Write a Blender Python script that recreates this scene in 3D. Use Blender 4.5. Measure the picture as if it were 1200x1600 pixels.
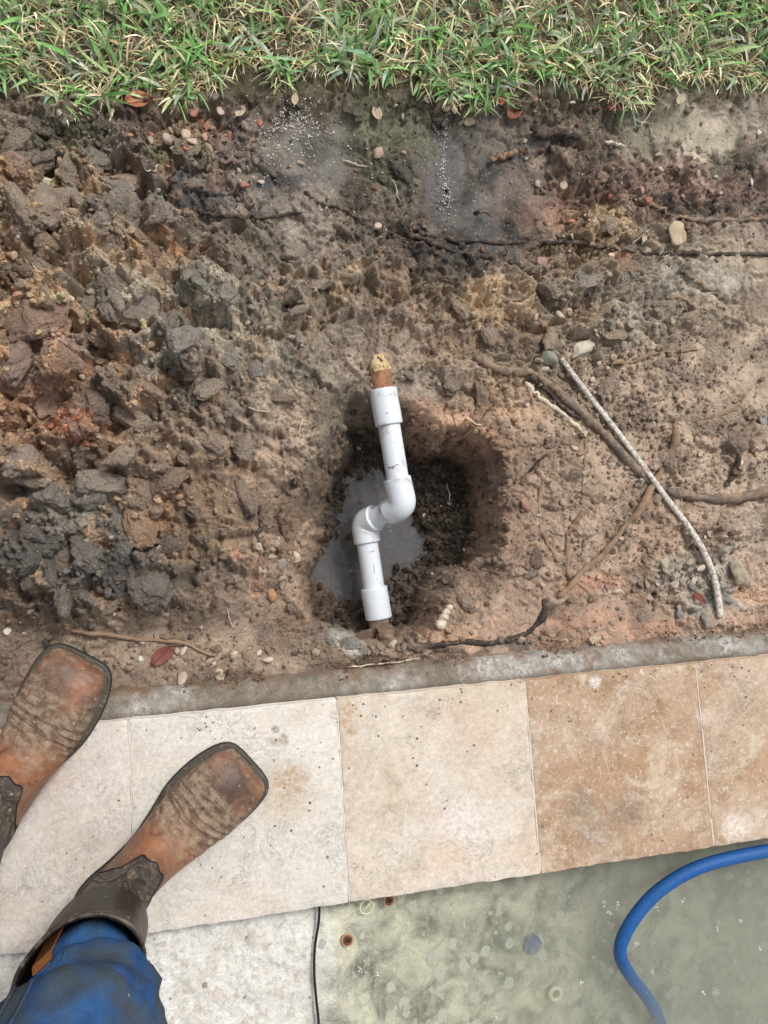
import bpy, math, random
import numpy as np
from mathutils import Vector, Matrix
random.seed(7); RS = np.random.RandomState(11)
for o in list(bpy.data.objects): bpy.data.objects.remove(o)
sc = bpy.context.scene
COL = sc.collection

# ---------------------------------------------------------------- camera, sky, sun, exposure
CAM_H, TA, TB, FPX = 1.18597, 0.0938, -0.19447, 1200.0
ca, sa, cb, sb = math.cos(TA), math.sin(TA), math.cos(TB), math.sin(TB)
R = np.array([[1,0,0],[0,ca,-sa],[0,sa,ca]]) @ np.array([[cb,0,sb],[0,1,0],[-sb,0,cb]])
cam = bpy.data.cameras.new('camera'); camo = bpy.data.objects.new('camera', cam); COL.objects.link(camo)
M = Matrix([list(map(float, R[i])) + [0] for i in range(3)] + [[0,0,0,1]])
M.translation = Vector((0, 0, CAM_H)); camo.matrix_world = M
cam.sensor_fit = 'VERTICAL'; cam.sensor_height = 36.0; cam.lens = 36.0 * FPX / 1600.0
cam.clip_start = 0.02; cam.clip_end = 200
sc.camera = camo
SUN_EL, SUN_AZ = math.radians(58), math.radians(35)      # azimuth measured from +Y towards +X
wd = bpy.data.worlds.new("World"); sc.world = wd; wd.use_nodes = True
wn, wl = wd.node_tree.nodes, wd.node_tree.links
for n in list(wn): wn.remove(n)
sky = wn.new('ShaderNodeTexSky'); sky.sky_type = 'NISHITA'; sky.sun_disc = False
sky.sun_elevation = SUN_EL; sky.sun_rotation = SUN_AZ; sky.dust_density = 4.0; sky.air_density = 1.0
hs = wn.new('ShaderNodeHueSaturation'); hs.inputs['Saturation'].default_value = 0.22
bg = wn.new('ShaderNodeBackground'); bg.inputs['Strength'].default_value = 0.13
wo = wn.new('ShaderNodeOutputWorld')
wl.new(sky.outputs[0], hs.inputs['Color']); wl.new(hs.outputs[0], bg.inputs[0]); wl.new(bg.outputs[0], wo.inputs[0])
sl = bpy.data.lights.new('sun', 'SUN'); sl.energy = 1.5; sl.angle = math.radians(11); sl.color = (1, 0.965, 0.92)
slo = bpy.data.objects.new('sun', sl); COL.objects.link(slo)
sd = Vector((math.sin(SUN_AZ)*math.cos(SUN_EL), math.cos(SUN_AZ)*math.cos(SUN_EL), math.sin(SUN_EL)))
slo.rotation_euler = sd.to_track_quat('Z', 'Y').to_euler(); slo.location = (0, 0, 5)
sc.view_settings.view_transform = 'Standard'; sc.view_settings.look = 'None'
sc.view_settings.gamma = 1; sc.view_settings.use_curve_mapping = False
sc.view_settings.exposure = 0.30
sc.render.engine = 'CYCLES'
sc.cycles.use_denoising = True
sc.cycles.max_bounces = 8; sc.cycles.transparent_max_bounces = 12; sc.cycles.volume_bounces = 2
sc.cycles.sample_clamp_indirect = 6

# ---------------------------------------------------------------- survey: where a ray of the photograph meets a height
def P(u, v, z):
    u = np.asarray(u, float); v = np.asarray(v, float); z = np.asarray(z, float)
    u, v, z = np.broadcast_arrays(u, v, z)
    d = np.stack([(u-600)/FPX, (800-v)/FPX, -np.ones_like(u)], -1) @ R.T
    t = (z - CAM_H) / d[..., 2]
    return np.stack([d[..., 0]*t, d[..., 1]*t, z], -1)
def proj(x, y, z):
    q = np.stack([x, y, z - CAM_H], -1) @ R
    return 600 + FPX*q[..., 0]/-q[..., 2], 800 - FPX*q[..., 1]/-q[..., 2]
TH = 0.05067; X0, Y0 = -0.4532, -0.2064                 # corner and heading of the coping
ES = np.array([math.cos(TH), math.sin(TH)]); ET = np.array([-math.sin(TH), math.cos(TH)])
def st2xy(s, t): return X0 + ES[0]*s + ET[0]*t, Y0 + ES[1]*s + ET[1]*t
def xy2st(x, y): return (x-X0)*ES[0] + (y-Y0)*ES[1], (x-X0)*ET[0] + (y-Y0)*ET[1]

# ---------------------------------------------------------------- numpy noise
def sm(a, b, x):
    t = np.clip((x-a)/(b-a), 0, 1); return t*t*(3-2*t)
_T = RS.rand(16, 256, 256)
def vn(x, y, k=0):
    xi = np.floor(x).astype(int); yi = np.floor(y).astype(int); fx = x-xi; fy = y-yi
    fx = fx*fx*fx*(fx*(fx*6-15)+10); fy = fy*fy*fy*(fy*(fy*6-15)+10)
    T = _T[k % 16]; a = T[xi & 255, yi & 255]; b = T[(xi+1) & 255, yi & 255]
    c = T[xi & 255, (yi+1) & 255]; d = T[(xi+1) & 255, (yi+1) & 255]
    return (a*(1-fx)+b*fx)*(1-fy) + (c*(1-fx)+d*fx)*fy
def fbm(x, y, s, o=4, k=0, g=0.5):
    r = 0; a = 1; n = 0
    for i in range(o):
        r = r + a*(vn(x*s+17.3*i, y*s-9.1*i, k+i)-.5)*2; n += a; a *= g; s *= 2.03
    return r/n
def worley(x, y, k=0, tilt=False):
    xi = np.floor(x).astype(int); yi = np.floor(y).astype(int)
    f1 = np.full(x.shape, 9.); f2 = np.full(x.shape, 9.); idr = np.zeros(x.shape); vx = np.zeros(x.shape); vy = np.zeros(x.shape)
    for dx in (-1, 0, 1):
        for dy in (-1, 0, 1):
            cx = xi+dx; cy = yi+dy
            px = cx+_T[k % 16][cx & 255, cy & 255]; py = cy+_T[(k+1) % 16][cx & 255, cy & 255]
            d = np.hypot(x-px, y-py)
            m = d < f1
            f2 = np.where(m, f1, np.minimum(f2, d)); idr = np.where(m, _T[(k+2) % 16][cx & 255, cy & 255], idr)
            f1 = np.where(m, d, f1); vx = np.where(m, x-px, vx); vy = np.where(m, y-py, vy)
    if tilt: return f1, f2, idr, vx, vy
    return f1, f2, idr
def n3(p, s, k=0):      # cheap 3-D noise for small meshes
    return (vn(p[:, 0]*s+p[:, 2]*s*.7+5, p[:, 1]*s+31-p[:, 2]*s*.4, k)+vn(p[:, 1]*s-7+p[:, 0]*.3*s, p[:, 2]*s+3, k+1)+vn(p[:, 2]*s+11, p[:, 0]*s-p[:, 1]*s*.5, k+2))/1.5-1
def lin(c):
    c = np.asarray(c, float)/255.; return np.where(c < .04045, c/12.92, ((c+.055)/1.055)**2.4)
def gridmap(U, V, tab, u, v):
    tab = np.asarray(tab, float)
    def idx(A, a):
        A = np.asarray(A, float); i = np.clip(np.searchsorted(A, a)-1, 0, len(A)-2)
        f = np.clip((a-A[i])/(A[i+1]-A[i]), 0, 1); return i, f*f*(3-2*f)*.6+f*.4
    i, fu = idx(U, u); j, fv = idx(V, v)
    if tab.ndim == 3: fu = fu[..., None]; fv = fv[..., None]
    return (tab[j, i]*(1-fu)+tab[j, i+1]*fu)*(1-fv) + (tab[j+1, i]*(1-fu)+tab[j+1, i+1]*fu)*fv
def poly_sd(px, py, poly):   # signed distance, negative inside
    d = np.full(px.shape, 1e9); ins = np.zeros(px.shape, bool); n = len(poly)
    for i in range(n):
        ax, ay = poly[i]; bx, by = poly[(i+1) % n]
        ex, ey = bx-ax, by-ay; wx, wy = px-ax, py-ay
        h = np.clip((wx*ex+wy*ey)/(ex*ex+ey*ey), 0, 1)
        d = np.minimum(d, np.hypot(wx-ex*h, wy-ey*h))
        c = ((ay > py) != (by > py)) & (px < (bx-ax)*(py-ay)/(by-ay+1e-12)+ax); ins ^= c
    return np.where(ins, -d, d)

# ---------------------------------------------------------------- mesh helpers
def mesh_np(name, V, F, smooth=True, col=None, extra=None):
    V = np.asarray(V, np.float32); F = np.asarray(F, np.int32)
    me = bpy.data.meshes.new(name); nf, k = F.shape
    me.vertices.add(len(V)); me.vertices.foreach_set('co', V.ravel())
    me.loops.add(nf*k); me.loops.foreach_set('vertex_index', F.ravel())
    me.polygons.add(nf); me.polygons.foreach_set('loop_start', np.arange(0, nf*k, k, dtype=np.int32))
    me.polygons.foreach_set('loop_total', np.full(nf, k, np.int32))
    me.polygons.foreach_set('use_smooth', np.full(nf, smooth, bool))
    me.update(calc_edges=True)
    if col is not None:
        a = me.color_attributes.new('Col', 'FLOAT_COLOR', 'POINT')
        c = np.ones((len(V), 4), np.float32); c[:, :3] = col; a.data.foreach_set('color', c.ravel())
    if extra:
        for kx, arr in extra.items():
            a = me.attributes.new(kx, 'FLOAT', 'POINT'); a.data.foreach_set('value', np.asarray(arr, np.float32))
    return me
def mesh_py(name, V, F, smooth=True):
    me = bpy.data.meshes.new(name); me.from_pydata([tuple(map(float, p)) for p in V], [], [tuple(map(int, f)) for f in F])
    me.polygons.foreach_set('use_smooth', [smooth]*len(me.polygons)); me.update(); return me
def link(name, me, mat=None, parent=None, **props):
    o = bpy.data.objects.new(name, me); COL.objects.link(o)
    if mat is not None and len(me.materials) == 0: me.materials.append(mat)
    if parent is not None: o.parent = parent
    for k, v in props.items(): o[k] = v
    return o
def thing(name, label, cat, loc=(0, 0, 0), group=None):
    o = bpy.data.objects.new(name, None); COL.objects.link(o); o.location = loc
    o.empty_display_size = .05; o['label'] = label; o['category'] = cat
    if group: o['group'] = group
    return o
def grid_faces(nr, nc, wrap=False):
    i = np.arange(nr-1)[:, None]; j = np.arange(nc if wrap else nc-1)[None, :]; j2 = (j+1) % nc
    return np.stack([i*nc+j, i*nc+j2, (i+1)*nc+j2, (i+1)*nc+j], -1).reshape(-1, 4)
def catmull(pts, n):
    pts = np.asarray(pts, float); q = np.vstack([2*pts[0]-pts[1], pts, 2*pts[-1]-pts[-2]])
    m = len(pts)-1; T = np.linspace(0, m, n); i = np.minimum(T.astype(int), m-1); t = (T-i)[:, None]
    a, b, c, d = q[i], q[i+1], q[i+2], q[i+3]
    return .5*((2*b)+(-a+c)*t+(2*a-5*b+4*c-d)*t*t+(-a+3*b-3*c+d)*t**3)
def sweep(path, rad, n=16, cap=True, flat=1.0, disp=None):
    path = np.asarray(path, float); m = len(path); rad = np.broadcast_to(rad, (m,))
    T = np.gradient(path, axis=0); T /= np.linalg.norm(T, axis=1)[:, None]+1e-12
    N = np.zeros_like(path); up = np.array([0, 0, 1.])
    if abs(T[0] @ up) > .95: up = np.array([0, 1., 0])
    nn = up-T[0]*(up @ T[0]); N[0] = nn/np.linalg.norm(nn)
    for i in range(1, m):
        nn = N[i-1]-T[i]*(N[i-1] @ T[i]); N[i] = nn/np.linalg.norm(nn)
    B = np.cross(T, N); a = np.linspace(0, 2*np.pi, n, endpoint=False)
    rr = rad[:, None]*np.ones((m, n))
    if disp is not None: rr = rr*(1+disp)
    V = path[:, None]+rr[..., None]*(N[:, None]*np.cos(a)[None, :, None]*flat+B[:, None]*np.sin(a)[None, :, None])
    V = V.reshape(-1, 3); F = [tuple(f) for f in grid_faces(m, n, True)]
    if cap:
        V = np.vstack([V, path[0], path[-1]]); c0 = m*n; c1 = c0+1
        for j in range(n):
            k = (j+1) % n; F.append((c0, k, j)); F.append((c1, (m-1)*n+j, (m-1)*n+k))
    return V, F
def join(parts):
    V = []; F = []; b = 0
    for v, f in parts:
        V.append(np.asarray(v)); F += [tuple(i+b for i in q) for q in f]; b += len(v)
    return np.vstack(V), F
_ico = {}
def ico(sub):
    if sub not in _ico:
        import bmesh
        bm = bmesh.new(); bmesh.ops.create_icosphere(bm, subdivisions=sub, radius=1)
        _ico[sub] = (np.array([v.co[:] for v in bm.verts]), np.array([[v.index for v in f.verts] for f in bm.faces])); bm.free()
    return _ico[sub]
def rots(n):     # random rotation matrices
    q = RS.randn(n, 4); q /= np.linalg.norm(q, axis=1)[:, None]; w, x, y, z = q.T
    return np.stack([1-2*(y*y+z*z), 2*(x*y-z*w), 2*(x*z+y*w), 2*(x*y+z*w), 1-2*(x*x+z*z), 2*(y*z-x*w), 2*(x*z-y*w), 2*(y*z+x*w), 1-2*(x*x+y*y)], -1).reshape(n, 3, 3)

# ---------------------------------------------------------------- materials
class NT:
    def __init__(s, name):
        s.m = bpy.data.materials.new(name); s.m.use_nodes = True; s.t = s.m.node_tree
        for n in list(s.t.nodes): s.t.nodes.remove(n)
        s.out = s.t.nodes.new('ShaderNodeOutputMaterial'); s.b = s.t.nodes.new('ShaderNodeBsdfPrincipled')
        s.t.links.new(s.b.outputs[0], s.out.inputs[0])
    def put(s, sock, v):
        if isinstance(v, bpy.types.NodeSocket): s.t.links.new(v, sock)
        elif v is not None:
            if sock.type == 'RGBA': sock.default_value = (*v[:3], 1) if hasattr(v, '__len__') else (v, v, v, 1)
            else: sock.default_value = v
    def n(s, typ, ins=None, out=0, **kw):
        x = s.t.nodes.new(typ)
        for k, v in kw.items(): setattr(x, k, v)
        for k, v in (ins or {}).items(): s.put(x.inputs[k], v)
        return x.outputs[out]
    def pos(s): return s.n('ShaderNodeNewGeometry', out='Position')
    def obj(s): return s.n('ShaderNodeTexCoord', out='Object')
    def off(s, v):   # shift a coordinate by the object's own random number
        r = s.n('ShaderNodeObjectInfo', out='Random')
        r = s.n('ShaderNodeMath', {0: r, 1: 40.0}, operation='MULTIPLY')
        return s.n('ShaderNodeVectorMath', {0: v, 1: r}, operation='ADD')
    def noise(s, v, sc_, det=4, rough=.55, dist=0., out=0):
        return s.n('ShaderNodeTexNoise', {'Vector': v, 'Scale': sc_, 'Detail': det, 'Roughness': rough, 'Distortion': dist}, out=out)
    def voro(s, v, sc_, feature='F1', out=0, rnd=1.):
        return s.n('ShaderNodeTexVoronoi', {'Vector': v, 'Scale': sc_, 'Randomness': rnd}, out=out, feature=feature)
    def math(s, op, a, b=0., c=None, clamp=False):
        d = {0: a, 1: b}
        if c is not None: d[2] = c
        return s.n('ShaderNodeMath', d, operation=op, use_clamp=clamp)
    def rng(s, v, a, b, c=0., d=1.): return s.n('ShaderNodeMapRange', {0: v, 1: a, 2: b, 3: c, 4: d})
    def mix(s, f, a, b, bt='MIX'):
        x = s.t.nodes.new('ShaderNodeMix'); x.data_type = 'RGBA'; x.blend_type = bt
        s.put(x.inputs[0], f); s.put(x.inputs[6], a); s.put(x.inputs[7], b); return x.outputs[2]
    def bump(s, h, dist, strength=1., normal=None):
        return s.n('ShaderNodeBump', {'Height': h, 'Distance': dist, 'Strength': strength, 'Normal': normal})
    def fin(s, **kw):
        for k, v in kw.items(): s.put(s.b.inputs[k.replace('_', ' ')], v)
        return s.m
def gray(nt, f, lo, hi):      # scalar -> multiplier colour
    r = nt.rng(f, 0.25, 0.75, lo, hi); return nt.n('ShaderNodeCombineColor', {0: r, 1: r, 2: r})

def soil_mat(name, src):
    t = NT(name); grit = t.n('ShaderNodeAttribute', out='Fac', attribute_name='Grit') if src == 'attr' else 1.
    if src == 'attr':
        c = t.n('ShaderNodeVertexColor', layer_name='Col'); p = t.pos()
        wet = t.n('ShaderNodeAttribute', out='Fac', attribute_name='Wet')
    elif src == 'crumb':
        c = t.n('ShaderNodeVertexColor', layer_name='Col'); p = t.pos(); wet = 0.15
    else:
        c = t.n('ShaderNodeObjectInfo', out='Color'); p = t.pos(); wet = t.n('ShaderNodeObjectInfo', out='Alpha')
    n1 = t.noise(p, 35, 6, .62); n2 = t.noise(p, 240, 4, .65); n3_ = t.noise(p, 900, 2, .6)
    c = t.mix(1, c, gray(t, n1, .66, 1.36), 'MULTIPLY')
    c = t.mix(1, c, gray(t, n2, .70, 1.32), 'MULTIPLY')
    c = t.mix(1, c, gray(t, n3_, .80, 1.2), 'MULTIPLY')
    c = t.mix(t.rng(t.noise(p, 50, 4, .65, .4), .56, .70, 0, .25), c, (.38, .33, .26))
    # sand grains: pale and dark specks
    vc = t.voro(p, 420, out='Color'); vd = t.voro(p, 420)
    sel = t.n('ShaderNodeSeparateColor', {0: vc}, out=0)
    grain = t.math('MULTIPLY', t.math('GREATER_THAN', sel, .955), t.math('LESS_THAN', vd, .42))
    c = t.mix(t.math('MULTIPLY', grain, .75), c, (.48, .42, .35))
    dark = t.math('MULTIPLY', t.math('LESS_THAN', sel, .07), t.math('LESS_THAN', vd, .45))
    c = t.mix(t.math('MULTIPLY', dark, .35), c, (.05, .04, .03))
    h = t.math('ADD', t.math('MULTIPLY', n2, 1.0), t.math('MULTIPLY', n3_, .5))
    h = t.math('ADD', h, t.math('MULTIPLY', t.voro(p, 190), .28))
    h = t.math('ADD', h, t.math('MULTIPLY', n1, .8))
    h = t.math('ADD', h, t.math('MULTIPLY', grain, .25))
    nb = t.bump(h, .0075, t.math('MULTIPLY', grit, 1.) if src == 'attr' else 1.)
    ro = t.rng(wet, 0., 1., .88, .3); ro = t.math('ADD', ro, t.math('MULTIPLY', t.math('SUBTRACT', n2, .5), .35), clamp=True)
    return t.fin(Base_Color=c, Roughness=ro, Normal=nb, Specular_IOR_Level=t.rng(wet, 0, 1, .25, .55))
M_SOIL = soil_mat('soil', 'attr'); M_CRUMB = soil_mat('soil_crumb', 'crumb'); M_CLOD = soil_mat('clod_soil', 'obj')

def stone_mat():
    t = NT('stone'); c = t.n('ShaderNodeObjectInfo', out='Color'); p = t.pos()
    n1 = t.noise(p, 60, 5, .6); n2 = t.noise(p, 350, 3, .6)
    c = t.mix(1, c, gray(t, n1, .7, 1.25), 'MULTIPLY'); c = t.mix(1, c, gray(t, n2, .8, 1.15), 'MULTIPLY')
    c = t.mix(t.rng(t.noise(p, 25, 3), .52, .7, 0, .6), c, (.17, .115, .075))
    return t.fin(Base_Color=c, Roughness=.75, Normal=t.bump(t.math('ADD', n1, t.math('MULTIPLY', n2, .4)), .002, .8))
M_STONE = stone_mat()
def concrete_mat():
    t = NT('concrete'); p = t.pos()
    n1 = t.noise(p, 9, 5, .6); n2 = t.noise(p, 60, 6, .7); n3_ = t.noise(p, 500, 3, .7)
    c = t.mix(t.rng(n1, .38, .62), lin((140, 131, 117)), lin((178, 172, 162)))
    c = t.mix(t.rng(n2, .35, .7), c, lin((105, 96, 82)))
    c = t.mix(t.math('MULTIPLY', t.rng(t.noise(p, 10, 3, .6), .48, .62, 0, .8), t.rng(t.noise(p, 120, 5, .75), .42, .56)), c, lin((205, 203, 198)))
    c = t.mix(t.rng(t.noise(p, 18, 4, .7, 0.5), .56, .68, 0, .7), c, lin((128, 98, 74)))
    c = t.mix(1, c, gray(t, n3_, .68, 1.3), 'MULTIPLY')
    sx = t.n('ShaderNodeSeparateXYZ', {0: p}, out=0); sy = t.t.nodes[-1].outputs[1]
    tt = t.math('ADD', t.math('MULTIPLY', t.math('SUBTRACT', sx, X0), float(ET[0])), t.math('MULTIPLY', t.math('SUBTRACT', sy, Y0), float(ET[1])))
    dm = t.rng(t.math('ADD', tt, t.math('MULTIPLY', t.math('SUBTRACT', t.noise(p, 25, 5, .7), .5), .10)), .026, .046, 0, .85)
    c = t.mix(dm, c, lin((128, 102, 78)))
    c = t.mix(t.rng(t.math('ADD', tt, t.math('MULTIPLY', t.math('SUBTRACT', t.noise(p, 60, 4, .7), .5), .02)), .008, -.001, 0, .5), c, lin((88, 80, 70)))
    h = t.math('ADD', t.math('MULTIPLY', n2, 1.2), t.math('MULTIPLY', n3_, .5))
    return t.fin(Base_Color=c, Roughness=.85, Normal=t.bump(h, .005, .9))
M_CONC = concrete_mat()

def dist_to(t, p, x, y, rx, ry=None, warp=None):
    s = t.n('ShaderNodeSeparateXYZ', {0: p}, out=0); sy = t.t.nodes[-1].outputs[1]
    ry = ry or rx
    a = t.math('DIVIDE', t.math('SUBTRACT', s, x), rx); b = t.math('DIVIDE', t.math('SUBTRACT', sy, y), ry)
    d = t.math('SQRT', t.math('ADD', t.math('MULTIPLY', a, a), t.math('MULTIPLY', b, b)))
    return t.math('ADD', d, t.math('MULTIPLY', t.math('SUBTRACT', warp, .5), 1.6)) if warp is not None else d
def trav_mat():
    t = NT('travertine'); c = t.n('ShaderNodeObjectInfo', out='Color'); wp = t.pos(); p = t.off(wp)
    dk = t.n('ShaderNodeObjectInfo', out='Alpha')         # how strongly figured the stone is
    big = t.noise(p, 5.5, 4, .6, .8); mid = t.noise(p, 24, 6, .68, .6); fine = t.noise(p, 150, 4, .72); vf = t.noise(p, 600, 2, .7)
    c = t.mix(t.math('MULTIPLY', t.rng(big, .4, .62), t.math('MULTIPLY', dk, .9)), c, t.mix(1, c, (.84, .72, .58), 'MULTIPLY'))
    c = t.mix(t.math('MULTIPLY', t.rng(t.noise(p, 8, 5, .6, .5), .55, .7), .55), c, t.mix(1, c, (1.0, .86, .80), 'MULTIPLY'))
    a = t.mix(1, c, (.70, .66, .60), 'MULTIPLY'); c = t.mix(t.math('MULTIPLY', t.rng(mid, .48, .70), dk), c, a)
    pale = t.rng(t.noise(p, 48, 6, .8, 2.0), .57, .66, 0, 1)
    c = t.mix(t.math('MULTIPLY', pale, t.math('MULTIPLY', dk, .8)), c, (.66, .62, .57))
    fl = t.rng(t.noise(p, 190, 3, .7, .6), .60, .66, 0, .6); c = t.mix(t.math('MULTIPLY', fl, dk), c, (.72, .66, .60))
    c = t.mix(t.math('MULTIPLY', t.rng(t.noise(p, 3.2, 3, .5), .5, .62, 0, .45), t.math('SUBTRACT', 1.1, dk)), c, lin((232, 226, 220)))
    c = t.mix(1, c, gray(t, fine, .80, 1.16), 'MULTIPLY'); c = t.mix(1, c, gray(t, vf, .84, 1.12), 'MULTIPLY'); c = t.mix(1, c, gray(t, t.noise(p, 60, 5, .75, 1.2), .86, 1.12), 'MULTIPLY')
    c = t.mix(t.math('MULTIPLY', t.math('MULTIPLY', t.rng(t.noise(p, 10, 6, .75, 1.2), .50, .64, 0, .55), t.rng(t.noise(p, 90, 4, .8), .36, .52)), 1.), c, lin((214, 202, 184)))
    # thin wandering veins
    v = t.math('ABSOLUTE', t.math('SUBTRACT', t.noise(p, 22, 6, .75, 2.5), .5)); vein = t.rng(v, .0, .007, .55, 0)
    vein = t.math('MULTIPLY', vein, t.rng(t.noise(p, 11, 3, .6), .5, .6)); c = t.mix(vein, c, (.30, .27, .24))
    # pits
    pv = t.voro(p, 75); ps = t.n('ShaderNodeSeparateColor', {0: t.voro(p, 75, out='Color')}, out=1)
    pit = t.math('MULTIPLY', t.math('LESS_THAN', pv, t.rng(fine, .4, .6, .06, .2)), t.math('GREATER_THAN', ps, .78))
    pit = t.math('MULTIPLY', pit, t.rng(t.noise(p, 14, 2), .47, .56))
    c = t.mix(t.math('MULTIPLY', pit, .8), c, (.10, .075, .05))
    # mud spatter, stains and specks where the photograph has them
    wz = t.noise(wp, 45, 6, .8, .5); smask = t.rng(t.noise(wp, 130, 5, .8), .40, .58, .15, 1)
    def stain(u, v_, r, col, amt, w=1.):
        nonlocal c
        q = P(u, v_, 0); d = dist_to(t, wp, float(q[0]), float(q[1]), r, None, wz)
        c = t.mix(t.math('MULTIPLY', t.rng(d, 1.05, .35, 0, amt), smask), c, col)
    stain(430, 1139, .007, lin((70, 60, 50)), .9); stain(442, 1156, .011, lin((120, 100, 75)), .8); stain(428, 1160, .008, lin((130, 110, 85)), .7)
    stain(540, 1115, .028, lin((165, 132, 92)), .75); stain(550, 1140, .012, lin((150, 118, 82)), .7); stain(470, 1108, .035, lin((190, 165, 130)), .5)
    stain(440, 1240, .050, lin((178, 152, 116)), .7); stain(455, 1215, .03, lin((165, 138, 104)), .7); stain(372, 1262, .012, lin((150, 140, 130)), .6)
    stain(655, 1100, .035, lin((165, 150, 135)), .6); stain(676, 1112, .016, lin((150, 132, 115)), .6)
    stain(930, 1290, .065, lin((130, 118, 105)), .6); stain(985, 1265, .04, lin((110, 102, 95)), .65); stain(905, 1260, .03, lin((125, 114, 100)), .6)
    stain(1150, 1295, .032, lin((225, 218, 205)), .9); stain(930, 1065, .012, lin((230, 225, 220)), .9)
    stain(720, 1290, .05, lin((232, 226, 222)), .6); stain(1100, 1120, .02, lin((215, 200, 185)), .6); stain(700,1340,.04,lin((205,170,135)),.5)
    h = t.math('SUBTRACT', t.math('ADD', t.math('MULTIPLY', fine, .35), t.math('MULTIPLY', mid, .3)), t.math('ADD', t.math('MULTIPLY', pit, 1.2), t.math('MULTIPLY', vein, .5)))
    return t.fin(Base_Color=c, Roughness=t.rng(mid, .3, .7, .5, .72), Normal=t.bump(h, .0022, .8), Specular_IOR_Level=.35)
M_TRAV = trav_mat()
def plain(name, col, rough=.6, var=.15, scale=60, bump=.0006, spec=.4, metallic=0., dirt=None, dirt_lo=.55, dirt_amt=.7):
    t = NT(name); p = t.obj(); n1 = t.noise(p, scale, 5, .65); n2 = t.noise(p, scale*6, 3, .6)
    c = t.mix(1, col, gray(t, n1, 1-var, 1+var), 'MULTIPLY'); c = t.mix(1, c, gray(t, n2, 1-var*.5, 1+var*.5), 'MULTIPLY')
    if dirt is not None:
        c = t.mix(t.rng(t.noise(p, scale*.7, 6, .75, .5), dirt_lo, dirt_lo+.09, 0, dirt_amt), c, dirt)
    return t.fin(Base_Color=c, Roughness=rough, Normal=t.bump(t.math('ADD', n1, t.math('MULTIPLY', n2, .4)), bump, .8), Specular_IOR_Level=spec, Metallic=metallic)
M_GROUT = plain('grout', lin((205, 198, 188)), .9, .15, 90, .001)
M_PVC = plain('pvc', lin((218, 224, 230)), .36, .05, 30, .0002, .5, dirt=lin((150, 132, 108)), dirt_lo=.55, dirt_amt=.5)
M_PVCIN = plain('pvc_ink', lin((60, 60, 62)), .5)
M_OLD = plain('old_pipe', lin((164, 120, 90)), .7, .35, 110, .003, .3, dirt=lin((112, 80, 58)), dirt_lo=.47)
M_GLUE = plain('cracked_putty', lin((216, 192, 148)), .5, .3, 140, .003, .4, dirt=lin((160, 120, 70)), dirt_lo=.48)
M_ROOT = plain('root_bark', lin((136, 112, 92)), .85, .35, 60, .0025, .2, dirt=lin((152, 128, 104)), dirt_lo=.46, dirt_amt=.9)
M_ROOTG = plain('grey_root_bark', lin((112, 100, 90)), .8, .4, 60, .0025, .25, dirt=lin((150, 127, 104)), dirt_lo=.47, dirt_amt=.9)
M_ROOTB = plain('black_root_bark', lin((56, 49, 44)), .7, .45, 90, .002, .3, dirt=lin((120, 102, 86)), dirt_lo=.50)
M_ROOTP = plain('pale_root_bark', lin((205, 192, 170)), .7, .2, 120, .001, .3, dirt=lin((120, 98, 76)), dirt_lo=.6)
M_WIRE = plain('black_cable', lin((28, 28, 30)), .45, .1)
M_RUBBER = plain('sole_rubber', lin((38, 40, 42)), .6, .25, 60, .001, .4, dirt=lin((105, 98, 88)), dirt_lo=.58, dirt_amt=.6)
M_WELT = plain('welt', lin((84, 78, 68)), .75, .3, 150, .001, .3, dirt=lin((140, 128, 112)), dirt_lo=.55)
M_LEAF = [plain('leaf_%s' % k, lin(c), .5, .25, 60, .0008, .4, dirt=lin(d), dirt_lo=.56) for k, c, d in
          (('orange', (160, 104, 72), (120, 82, 60)), ('red', (128, 72, 56), (100, 66, 52)), ('maroon', (124, 70, 60), (95, 70, 55)), ('pale', (178, 160, 135), (130, 110, 88)), ('dark', (60, 46, 42), (100, 80, 64)))]
def attr_mat(name, rough, spec, scale, bump, tr=0.):
    t = NT(name); c = t.n('ShaderNodeVertexColor', layer_name='Col'); p = t.pos()
    n1 = t.noise(p, scale, 4, .6); c = t.mix(1, c, gray(t, n1, .82, 1.18), 'MULTIPLY')
    t.fin(Base_Color=c, Roughness=rough, Specular_IOR_Level=spec, Normal=t.bump(n1, bump, .6))
    if tr:
        tl = t.n('ShaderNodeBsdfTranslucent', {'Color': c}); ms = t.t.nodes.new('ShaderNodeMixShader'); ms.inputs[0].default_value = tr
        t.t.links.new(t.b.outputs[0], ms.inputs[1]); t.t.links.new(tl, ms.inputs[2]); t.t.links.new(ms.outputs[0], t.out.inputs[0])
    return t.m
M_GRASS = attr_mat('grass_blade', .42, .45, 200, .0004, .28)
M_STRAW = attr_mat('dry_straw', .75, .25, 200, .0004, .15)
M_SPECK = attr_mat('perlite', .6, .5, 500, .0002)

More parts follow.
